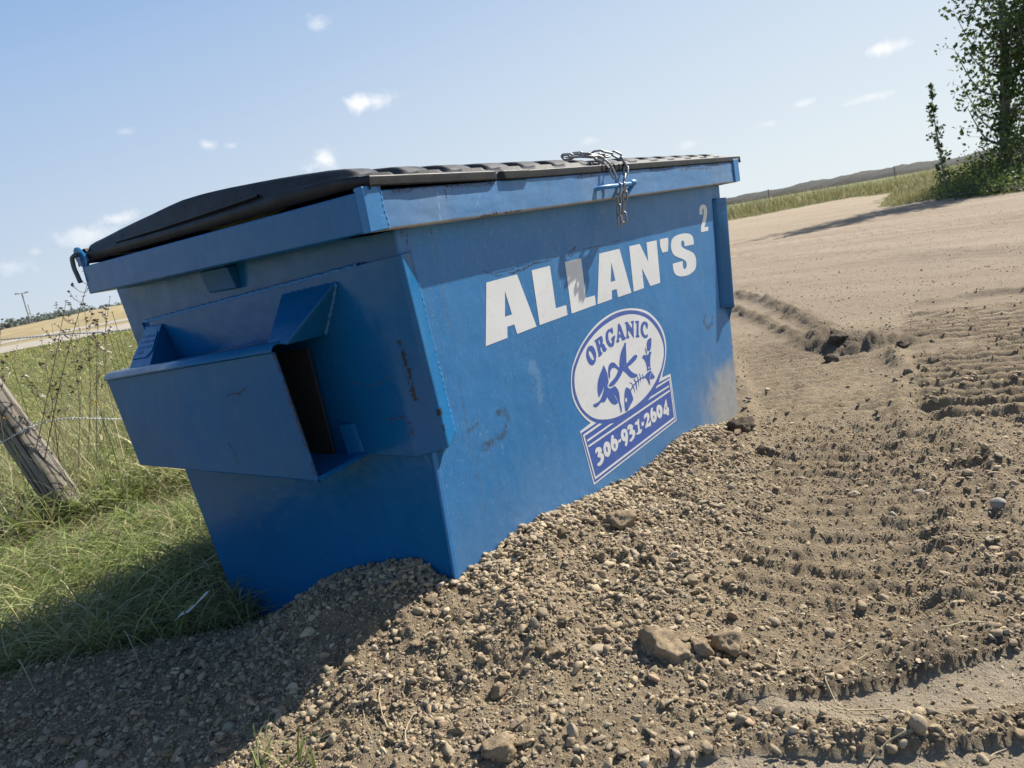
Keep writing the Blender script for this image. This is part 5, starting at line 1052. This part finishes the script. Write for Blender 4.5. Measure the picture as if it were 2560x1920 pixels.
A0 = at_depth(180, 1145, dep0); A1 = at_depth(46, 947, dep0); axp = Vector(A1 - A0).normalized()
pm_ = []; nseg = 70; sides = 56
for k in range(nseg):
    t = -.25 + 1.55*k/(nseg-1); rr = .088 - .006*t
    for j in range(sides):
        a = 2*math.pi*j/sides; n_ = .05*mnoise.noise(Vector((math.cos(a)*1.3, math.sin(a)*1.3, t*1.2))) + .025*mnoise.noise(Vector((math.cos(a)*4, math.sin(a)*4, t*1.5 + 9)))
        cr_ = 0
        for ca_ in (.6, 2.3, 3.4, 4.4, 5.2):
            dd_ = (a - ca_ - .10*math.sin(t*3 + ca_*5) + math.pi) % (2*math.pi) - math.pi; cr_ -= .07*math.exp(-(dd_/.035)**2)*max(0, math.sin(t*2.2 + ca_*3)+.55)
        pm_.append(((rr*(1+n_+cr_))*math.cos(a), (rr*(1+n_+cr_))*math.sin(a), t))
i = np.arange(nseg*sides).reshape(nseg, sides); F = np.stack([i[:-1], np.roll(i, -1, 1)[:-1], np.roll(i, -1, 1)[1:], i[1:]], -1).reshape(-1, 4)
me = mesh_np(np.array(pm_), F); po = part('post', me, wd.m, None, smooth=True)
bm = bmesh.new(); bm.from_mesh(me); be = [e for e in bm.edges if e.is_boundary]; bmesh.ops.holes_fill(bm, edges=be, sides=0); bm.to_mesh(me); bm.free()
q_ = axp.to_track_quat('Z', 'Y'); po.parent = fence; po.matrix_parent_inverse = fence.matrix_basis.inverted(); po.matrix_basis = Matrix.Translation(Vector(A0)) @ q_.to_matrix().to_4x4()
WIRE = simple('old_zinc_wire', (.58, .57, .55), .45, metal=.5, var=.35, scale=120, bump=.3)
def wire(ctrl, name='wire', barbs=7):
    P = catmull(np.array(ctrl), 90, False); d = np.r_[0, np.cumsum(np.linalg.norm(np.diff(P, axis=0), axis=1))]; s_ = np.arange(0, d[-1], .006); Q = np.stack([np.interp(s_, d, P[:, k]) for k in range(3)], 1)
    T = np.gradient(Q, axis=0); T /= np.linalg.norm(T, axis=1)[:, None]; N = np.cross(T, [0, 0, 1.]); N /= np.linalg.norm(N, axis=1)[:, None]; B = np.cross(T, N); parts_ = []
    ph = s_*2*np.pi/.034
    for k in (0, math.pi): parts_.append(tube_arrays(Q + .0026*(np.cos(ph+k)[:, None]*N + np.sin(ph+k)[:, None]*B), .0022, 6))
    for b_ in np.arange(.05, d[-1], .125):
        k = min(int(b_/.006), len(Q)-1)
        for a in (0.4, 2.5, 1.6, 3.9):
            v = math.cos(a)*N[k] + math.sin(a)*B[k]; parts_.append(tube_arrays([Q[k] - T[k]*.004*(a-2), Q[k] + v*.006, Q[k] + v*.017 + T[k]*.003*(a-2)], [.0014, .0013, .0004], 5))
        parts_.append(tube_arrays([Q[k]-T[k]*.006, Q[k]+T[k]*.006], .0042, 7))
    V, F = join(parts_); return part(name, mesh_np(V, F), WIRE, fence, smooth=True)
fd = dep0 - .085
wire([at_depth(-60, 985, fd), at_depth(0, 957.9, fd), at_depth(26, 943, fd), at_depth(60, 925, fd-.004), at_depth(80, 917, fd+.03), at_depth(120, 907, fd+.07), at_depth(160, 903, fd+.10), at_depth(219, 904.5, fd+.15), at_depth(262, 905, fd+.2), at_depth(420, 902, fd+.5), at_depth(900, 820, fd+1.5), at_depth(1500, 640, fd+4.0)])
wire([at_depth(-90, 742, fd+.25), at_depth(0, 733.8, fd+.30), at_depth(82, 726.8, fd+.32), at_depth(150, 721, fd+.34), at_depth(281, 711.6, fd+.4), at_depth(600, 670, fd+.8), at_depth(1500, 500, fd+4.0)])
# staple and wire tail at the post
st = [at_depth(66, 930, fd-.008), at_depth(72, 915, fd-.014), at_depth(80, 912, fd-.010), at_depth(83, 922, fd), at_depth(76, 932, fd)]
part('staple', tube_mesh(catmull(np.array(st), 5, False), .0022, 6), WIRE, fence, smooth=True)

# ------------------------------------------------------------------ weeds and wild flowers
STEMM = leafmat('dry_stem', .1, .8, .2)
def seed_head(c, r, rg, spiky=True):
    V0, F0 = RS[rg.integers(0, len(RS))]; V = V0*r; 
    if spiky: V = V*(1 + .8*(rg.random((len(V), 1)) > .6))
    return V + c, F0
def tri2quad(F): return np.c_[F, F[:, 2]] if F.shape[1] == 3 else F
def weed(base, tip, dep, spread, nbr, label, name='dry_weed', col=(.19, .155, .105), hcol=(.10, .078, .055), hr=.0065, seed=0, cat='weed', group=None, leaves=0, sub=3):
    rg = np.random.default_rng(900+seed); b = at_depth(*base, dep); t = at_depth(*tip, dep); b_ = b.copy()
    mid = (b+t)/2 + np.array([rg.normal(0, .03), rg.normal(0, .03), 0]); stem = catmull(np.array([b, mid, t]), 10, False)
    TU = [tube_arrays(stem, np.linspace(.0032, .0012, len(stem)), 5)]; HE = []; Ht = np.linalg.norm(t-b)
    def head(p): HE.append(seed_head(p, hr*rg.uniform(.6, 1.25), rg))
    head(t)
    for k in range(nbr):
        f = rg.uniform(.38, .97); p = stem[int(f*(len(stem)-1))]; L = spread*rg.uniform(.5, 1.1)*(1.25-f)*1.3
        a = rg.uniform(0, 6.28); dv = np.array([math.cos(a), math.sin(a), 0])
        e = p + dv*L*.62 + np.array([0, 0, L*.75]); m_ = p + dv*L*.38 + np.array([0, 0, L*.22]); br = catmull(np.array([p, m_, e]), 6, False)
        TU.append(tube_arrays(br, np.linspace(.0017, .0008, len(br)), 5)); head(e)
        for q in range(sub):
            g_ = rg.uniform(.3, .95); pp = br[int(g_*(len(br)-1))]; a2 = a + rg.normal(0, 1.0); l2 = L*rg.uniform(.2, .5); ee = pp + np.array([math.cos(a2)*l2*.6, math.sin(a2)*l2*.6, l2*.8])
            TU.append(tube_arrays([pp, (pp+ee)/2 + np.array([0, 0, -.004]), ee], [.0010, .0008, .0006], 4)); head(ee)
    o = empty(name, tuple(b_)); tag(o, label, cat, group)
    V, F = join(TU); me = mesh_np(V, F); vcol(me, 'tint', np.tile(np.array([col]), (len(V), 1))); part('stem', me, STEMM, o, smooth=True)
    for V, F in HE[:100]:
        me = mesh_np(V, F); vcol(me, 'tint', np.tile(np.array([hcol])*rg.uniform(.6, 1.5), (len(V), 1))); part('seed_head', me, STEMM, o)
    if leaves:
        xyl = np.tile(b[:2], (leaves, 1)) + rg.normal(0, .012, (leaves, 2)); hh = b[2] + rg.uniform(.02, Ht*.5, leaves)
        V, F, C = blades(xyl, rg.uniform(.07, .15, leaves), rg.uniform(.008, .018, leaves), rg.uniform(.3, .9, leaves), gcol(leaves, .15), h0=hh, lean=rg.uniform(.3, .9, leaves)); me = mesh_np(V, F); vcol(me, 'tint', C); part('leaves', me, GRASS, o, smooth=True)
    return o
WG = 'dry seed-head weeds standing by the barbed wire'
weed((95, 1000), (197, 585), 3.9, .16, 13, 'tallest dry weed, many dark seed heads against the sky beside the rim corner', seed=1)
weed((60, 1050), (143, 560+90), 4.0, .17, 9, 'dry weed with a forked arching stem crossing the upper wire', seed=2, group=WG)
weed((210, 980), (212, 690), 4.2, .12, 10, 'shorter dry weed right under the corner of the rim', seed=3, group=WG)
weed((8, 950), (5, 690), 3.7, .10, 8, 'dry weed cut by the left edge of the picture', seed=4)
weed((248, 900), (238, 640), 4.3, .08, 8, 'slim weed with pale fluffy heads beside the dumpster body', seed=5, col=(.24, .20, .11), hcol=(.45, .42, .36), hr=.008)
weed((170, 1010), (150, 712), 4.4, .13, 10, 'bushy dry weed behind the upper wire', seed=6, group=WG)
weed((130, 1020), (90, 735), 4.1, .10, 7, 'leaning dry weed left of the bushy one', seed=7, group=WG)
weed((190, 1000), (180, 640), 4.6, .12, 11, 'dry weed with crowded heads just left of the tallest one', seed=8, group=WG)
PALE = dict(col=(.42, .35, .22), hcol=(.46, .40, .30), hr=.0055)
weed((120, 1010), (112, 700), 4.5, .09, 7, 'pale straw-coloured weed between the leaning weed and the bushy one', seed=11, **PALE)
weed((225, 960), (228, 668), 4.7, .09, 8, 'pale straw-coloured weed close to the dumpster body', seed=12, **PALE)
weed((40, 900), (38, 745), 4.8, .10, 8, 'pale straw-coloured weed above the fence post', seed=13, **PALE)
weed((165, 1020), (168, 665), 4.9, .11, 9, 'pale straw-coloured weed behind the crowded dark-headed one', seed=14, **PALE)
FLW = [(58, 815, (.80, .80, .78), .016, 'white'), (93, 870-12, (.80, .80, .78), .020, 'white'), (0, 905, (.80, .80, .78), .018, 'white'), (282, 750, (.80, .80, .78), .014, 'white'), (240, 775, (.78, .78, .76), .012, 'white'),
 (207, 869, (.62, .42, .03), .015, 'yellow'), (252, 735, (.65, .45, .03), .010, 'yellow'), (238, 727, (.65, .35, .03), .010, 'orange'), (10, 905, (.60, .40, .03), .014, 'yellow'), (30, 795, (.55, .40, .05), .011, 'yellow'), (165, 905, (.60, .48, .04), .008, 'yellow'), (195, 790, (.60, .45, .04), .009, 'yellow'), (215, 880, (.62, .45, .04), .010, 'yellow'), (243, 690-15, (.65, .50, .04), .009, 'yellow')]
where = ['the highest', 'the second', 'the one at the very edge', 'the one nearest the dumpster', 'the small one', 'the largest clump', 'the one near the dumpster wall', 'the orange one', 'the one by the left edge', 'the one above the post', 'the lone small one in the middle', 'the one below the upper wire', 'the one beside the largest clump', 'the one against the far field']
for k, (px, py, fc, fr, cn_) in enumerate(FLW):
    rg = np.random.default_rng(1200+k); dep = 3.9 + .12*(k % 4); t = at_depth(px, py, dep); b = np.array([t[0] + rg.normal(0, .04), t[1] + rg.normal(0, .04), BASE_L])
    o = empty('wildflower', tuple(b)); lab = f'{cn_} wildflower in the tall grass by the fence, {where[k]}'; tag(o, lab, 'flower')
    V, F = tube_arrays(catmull(np.array([b, (b+t)/2 + [.02, .01, 0], t]), 6, False), .0015, 5); me = mesh_np(V, F); vcol(me, 'tint', np.tile(np.array([(.13, .15, .05)]), (len(V), 1))); part('stem', me, STEMM, o, smooth=True)
    V0, F0 = [], []; oo = 0
    npet = 26 if cn_ == 'white' else 18
    for q in range(npet):
        v = rg.normal(size=3); v[2] = abs(v[2])*.8; v /= np.linalg.norm(v); u_ = np.cross(v, [0.3, .2, 1]); u_ /= np.linalg.norm(u_)
        e = t + v*fr*rg.uniform(.7, 1.1); V0 += [t, (t+e)/2 + u_*fr*.22, e, (t+e)/2 - u_*fr*.22]; F0.append((oo, oo+1, oo+2, oo+3)); oo += 4
    me = mesh_np(np.array(V0), np.array(F0)); vcol(me, 'tint', np.array([fc])*rg.uniform(.8, 1.15, (len(V0), 1))); part('petals', me, GRASS, o)
# broad-leaved dock plants
for k, (px, py, dep, s_, lab) in enumerate(((268, 1070, 3.6, .12, 'bright green dock leaves standing just left of the fork pocket'), (238, 1040, 3.7, .10, 'smaller dock plant left of the bright green one'), (12, 1035, 3.4, .11, 'leafy plant behind the post at the left edge'), (150, 1330, 2.75, .07, 'low leafy plant in the shaded grass'), (285, 1330+10, 2.5, .06, 'small round-leaved plant in the dark grass near the white litter'))):
    p = at_depth(px, py, dep); n = 9; xyl = np.tile(p[:2], (n, 1)) + rng.normal(0, .015, (n, 2))
    V, F, C = blades(xyl, rng.uniform(s_*.7, s_*1.3, n), rng.uniform(.022, .036, n), rng.uniform(.3, .9, n), gcol(n, 0)*np.array([1.15, 1.2, .9]), seg=7, h0=np.full(n, BASE_L + (.03 if py > 1200 else .06)), lean=rng.uniform(.0, .8, n))
    me = mesh_np(V, F); vcol(me, 'tint', C); tag(part('dock_plant', me, GRASS, None, smooth=True), lab, 'plant')
# ------------------------------------------------------------------ trees, shrubs
BARK = simple('grey_bark', (.20, .185, .155), .9, var=.35, scale=12, bump=.8, bscale=30)
def leaf_cloud(centers, spread, per, size, rg, cols):
    n = len(centers)*per; c = np.repeat(centers, per, 0) + rg.normal(size=(n, 3))*np.repeat(spread, per, 0)
    nrm = rg.normal(size=(n, 3)); nrm /= np.linalg.norm(nrm, axis=1)[:, None]; u = np.cross(nrm, rg.normal(size=(n, 3))); u /= np.linalg.norm(u, axis=1)[:, None]; v = np.cross(nrm, u)
    s = size*rg.uniform(.6, 1.25, n)[:, None]
    V = np.stack([c - u*s*.55, c + v*s*.42 + nrm*s*.08 - u*s*.1, c + u*s*.6, c - v*s*.42 + nrm*s*.08 - u*s*.1], 1).reshape(-1, 3)
    F = np.arange(n*4).reshape(n, 4); C = np.repeat(cols[rg.integers(0, len(cols), n)]*rg.uniform(.7, 1.35, (n, 1)), 4, 0); return V, F, C
GC = np.array([(.070, .105, .034), (.09, .135, .042), (.13, .18, .06), (.055, .085, .03)])
def tree(name, base, hgt, r0, halfw, nbr, per, leaf, label, cat='tree', seed=0, z_low=.12, up=.9, cols=GC, top_taper=.5, lean=(0, 0)):
    rg = np.random.default_rng(2000+seed); base = np.array(base, float); o = empty(name, tuple(base)); tag(o, label, cat)
    tt = np.linspace(0, 1, 16); tr = base + np.stack([lean[0]*tt*hgt + .012*hgt*np.sin(tt*5+seed), lean[1]*tt*hgt + .012*hgt*np.cos(tt*4+seed), tt*hgt], 1)
    T = [tube_arrays(tr, r0*(1-.85*tt)+.004, 10)]; Cn, Sp = [], []
    for k in range(nbr):
        f = z_low + (1-z_low)*(k+rg.random())/nbr; p = np.array([np.interp(f, tt, tr[:, q]) for q in range(3)])
        a = k*2.4 + rg.normal(0, .4); w = halfw*(1 - top_taper*max(0, f-.3)/.7)*rg.uniform(.55, 1.15)*(.55 + .45*min(1, f/.3)); dv = np.array([math.cos(a), math.sin(a), 0])
        e = p + dv*w + np.array([0, 0, w*up*rg.uniform(.7, 1.4)]); m_ = p + dv*w*.55 + np.array([0, 0, w*up*.3]); br = catmull(np.array([p, m_, e]), 6, False)
        T.append(tube_arrays(br, np.linspace(r0*.28*(1.1-f)+.005, .004, len(br)), 6))
        for g_ in np.linspace(.3, 1.0, 6):
            q = br[int(g_*(len(br)-1))]
            for s_ in range(2):
                off = rg.normal(size=3)*w*.17; off[2] = abs(off[2])*.8 - .02; ee = q + off; T.append(tube_arrays([q, (q+ee)/2+[0, 0, .02*w], ee], [.006, .004, .002], 4)); Cn.append(ee); Sp.append([w*.09+.03]*3)
    V, F = join(T); part('trunk', mesh_np(V, F), BARK, o, smooth=True)
    V, F, C = leaf_cloud(np.array(Cn), np.array(Sp), per, leaf, rg, cols); me = mesh_np(V, F); vcol(me, 'tint', C); part('crown', me, LEAF, o)
    return o
def on(px, dep_r, z=0.0):
    """point on the ground in the direction of picture column px at horizontal range dep_r"""
    d = ray(px, 716.5-.182*px*1.0); d = np.array([d[0], d[1]]); d /= np.linalg.norm(d); return (CAM[0]+d[0]*dep_r, CAM[1]+d[1]*dep_r, z)
tree('poplar_tree', on(2172, 25.5), 8.4, .15, 1.40, 60, 9, .115, 'tall dark poplar with a pale trunk at the top right', seed=1, z_low=.10, up=1.0)
tree('poplar_tree', on(2262, 25.0), 6.0, .12, 1.4, 44, 10, .115, 'second poplar, half cut off by the right edge of the picture', seed=2, z_low=.08)
tree('sapling', on(2036, 24.5), 2.95, .022, .26, 15, 2, .095, 'thin young poplar standing alone left of the tall one', seed=3, z_low=.14, up=1.5, top_taper=.93, lean=(.03, .05))
def shrub(name, base, w, h, n, leaf, label, seed, cols=GC, cat='shrub'):
    rg = np.random.default_rng(3000+seed); base = np.array(base, float); o = empty(name, tuple(base)); tag(o, label, cat); Cn, T = [], []
    for k in range(n):
        a = rg.uniform(0, 6.28); r = w*math.sqrt(rg.random()); z = h*(1-(r/w)**2*.6)*rg.uniform(.25, 1.0); e = base + [math.cos(a)*r, math.sin(a)*r, z]; T.append(tube_arrays([base + [math.cos(a)*r*.2, math.sin(a)*r*.2, 0], base + [math.cos(a)*r*.7, math.sin(a)*r*.7, z*.5], e], [.014, .008, .003], 5)); Cn.append(e)
    V, F = join(T); part('branches', mesh_np(V, F), BARK, o, smooth=True); Cn = np.array(Cn)
    V, F, C = leaf_cloud(Cn, np.tile([[.13, .13, .10]], (n, 1))*w**.5, 16, leaf, rg, cols); me = mesh_np(V, F); vcol(me, 'tint', C); part('foliage', me, LEAF, o); return o
BC = np.array([(.12, .175, .045), (.155, .20, .06), (.09, .14, .036), (.19, .20, .08)])
shrub('shrub', on(2150, 25.8), 1.1, 1.3, 80, .085, 'dark leafy bush around the foot of the tall poplar', 1)
shrub('shrub', on(2045, 24.9), .40, .75, 40, .07, 'small bush at the foot of the young poplar', 2)
shrub('shrub', on(2215, 24.6), 1.2, 1.4, 110, .085, 'brighter bush at the right edge behind the low spreading one', 3, BC)
shrub('low_shrub', on(2175, 21.5), 1.5, .42, 170, .06, 'low spreading green shrub at the edge of the gravel lot', 4, BC)
shrub('low_shrub', on(2245, 20.6), 1.2, .42, 120, .06, 'low green shrub cut by the right edge of the picture', 5, BC)
shrub('low_shrub', on(2105, 22.6), .8, .40, 70, .06, 'olive low shrub between the young poplar and the spreading one', 6, BC)
# far shrub tops and a dark soil bank on the horizon
HB = M('dark_soil_bank'); HB.set(Base_Color=HB.mix(HB.ramp(HB.noise(.6, 5), .3, .7), (.016, .017, .014), (.042, .040, .032)), Roughness=.95)
def bank(name, p0, p1, hs, width, mat, label, kind='structure', n=260, namp=.35, seed=0):
    p0 = np.array(p0[:2]); p1 = np.array(p1[:2]); d = (p1-p0)/np.linalg.norm(p1-p0); nn = np.array([-d[1], d[0]]); t = np.linspace(0, 1, n); L = np.linalg.norm(p1-p0)
    H = np.interp(t, np.linspace(0, 1, len(hs)), hs) * (1 + namp*fbm(t*L*.22, t*0+seed, 5, 300+seed, .6))
    K = 13; a = np.linspace(-1, 1, K); P = p0 + t[:, None]*(p1-p0); X = P[:, None, 0] + nn[0]*a*width; Y = P[:, None, 1] + nn[1]*a*width; Z = H[:, None]*(1-a**2)**.8 - .3*(np.abs(a) > .99)
    Z = Z + (.22 if hs[0] > .8 else .08)*H[:, None]*fbm(X*.9, Y*.9, 4, 310, .65)*(1-a**2)
    i = np.arange(n*K).reshape(n, K); F = np.stack([i[:-1, :-1], i[1:, :-1], i[1:, 1:], i[:-1, 1:]], -1).reshape(-1, 4)
    o = part(name, mesh_np(np.stack([X, Y, Z], -1).reshape(-1, 3), F), mat, None, smooth=True); tag(o, label, None, None, kind); return o
bank('soil_bank', on(1560, 118), on(2300, 104), (.92, 1.08, 1.12, 1.10, 1.12, 1.1, 1.2), 9, HB.m, 'long dark bank of piled soil on the horizon')
# left: gravel tracks crossing the field, dry bank, tree line, masts
DIRL = np.array(on(140, 1.0)[:2]) - CAM[:2]; DIRL /= np.linalg.norm(DIRL); SIDE = np.array([-DIRL[1], DIRL[0]])
TRK = M('pale_track'); TRK.set(Base_Color=TRK.mix(TRK.ramp(TRK.noise(1.5, 6), .3, .7), (.30, .26, .21), (.38, .34, .29)), Roughness=.95); TRK.bump(TRK.noise(6, 4), .4, .05)
def strip(d0, d1, name, label, zt=.02):
    V = []; n = 160
    for k in range(n):
        s_ = -60 + 100*k/(n-1)
        for d in np.linspace(d0, d1, 5):
            d_ = d + .012*s_ + .35*math.sin(s_*.2 + d); q = CAM[:2] + DIRL*d_ - SIDE*s_; V.append((q[0], q[1], 0))
    V = np.array(V); V[:, 2] = height(V[:, 0], V[:, 1], False) + zt; i = np.arange(n*5).reshape(n, 5); F = np.stack([i[:-1, :-1], i[1:, :-1], i[1:, 1:], i[:-1, 1:]], -1).reshape(-1, 4)
    sd_ = lot_sd(V[:, 0], V[:, 1]); ok = (sd_ < -1.5)[F].all(1)
    o = part(name, mesh_np(V, F[ok][:, ::-1]), TRK.m, None); tag(o, label, None, None, 'structure')
strip(33, 46, 'track', 'pale gravel track crossing behind the fence'); strip(57, 70, 'far_track', 'second pale track further off')
DB = M('dry_bank_grass'); DB.set(Base_Color=DB.mix(DB.ramp(DB.noise(.5, 6), .3, .7), (.27, .205, .10), (.36, .29, .155)), Roughness=.95)
q0 = CAM[:2] + DIRL*112 + SIDE*60; q1 = CAM[:2] + DIRL*92 - SIDE*60
bank('dry_bank', q0, q1, (.25, .4, .7, 1.3, 1.9, 2.0, 1.9), 16, DB.m, 'low bank of dry yellow grass behind the tracks', namp=.1, seed=3)
rg = np.random.default_rng(77); cen = []
for k in range(520):
    s_ = rg.uniform(-60, 70); dd_ = rg.uniform(330, 360); hh = max(0, 3.0*(1 - max(0, (-s_+12))/70.0))*(1+.5*fbm(np.array([s_*.08]), np.array([0.]), 3, 400)[0])
    if s_ < -28: hh *= .45
    q = CAM[:2] + DIRL*dd_ + SIDE*s_; cen.append((q[0], q[1], hh*rg.random()**.6))
V, F, C = leaf_cloud(np.array(cen), np.tile([[2.2, 2.2, .9]], (len(cen), 1)), 30, 1.3, rg, np.array([(.17, .20, .17), (.20, .22, .19), (.15, .18, .16)])); me = mesh_np(V, F); vcol(me, 'tint', C)  # leaf colours greyed and lightened: distance haze painted into the foliage
tag(part('distant_trees', me, LEAF, None), 'far line of trees on the left horizon', 'trees', None, 'stuff')
POLE = simple('grey_mast', (.22, .22, .23), .6)
def mast(px, dr, h, r, label, name, heads):
    b = np.array(on(px, dr)); b[2] = -.2; o = empty(name, tuple(b)); tag(o, label, 'mast')
    part('pole', tube_mesh([b, b+[0, 0, h]], r, 8), POLE, o, smooth=True); sd3 = np.array([SIDE[0], SIDE[1], 0])
    if heads:
        part('crossbar', tube_mesh([b+[0, 0, h]-sd3*1.2, b+[0, 0, h]+sd3*1.2], r*.6, 6), POLE, o, smooth=True)
        for s_ in (-1.2, 1.2):
            bm = bmesh.new(); c_ = b+[0, 0, h+.15]+sd3*s_; add_box(bm, c_-[.35, .35, .2], c_+[.35, .35, .15]); part('lamp_head', bm_mesh(bm), POLE, o)
mast(68, 250, 10.2, .17, 'tall light pole with two lamp heads on the left horizon', 'light_mast', True)
mast(73.5, 255, 7.2, .10, 'thin plain mast just right of the light pole', 'mast', False)
mast(61, 260, 3.0, .10, 'short pole left of the foot of the light pole', 'mast', False)
# fence posts out on the verge to the right
for px, lab in ((1660, 'thin fence post in the verge grass just right of the dumpster'), (1932, 'thin fence post in the verge grass near the young poplar')):
    b = np.array(on(px, 58)); V, F = tube_arrays([b, b+[0, 0, 1.1]], .035, 8)
    tag(part('fence_post', mesh_np(V, F), BARK, None, smooth=True), lab, 'fence post')
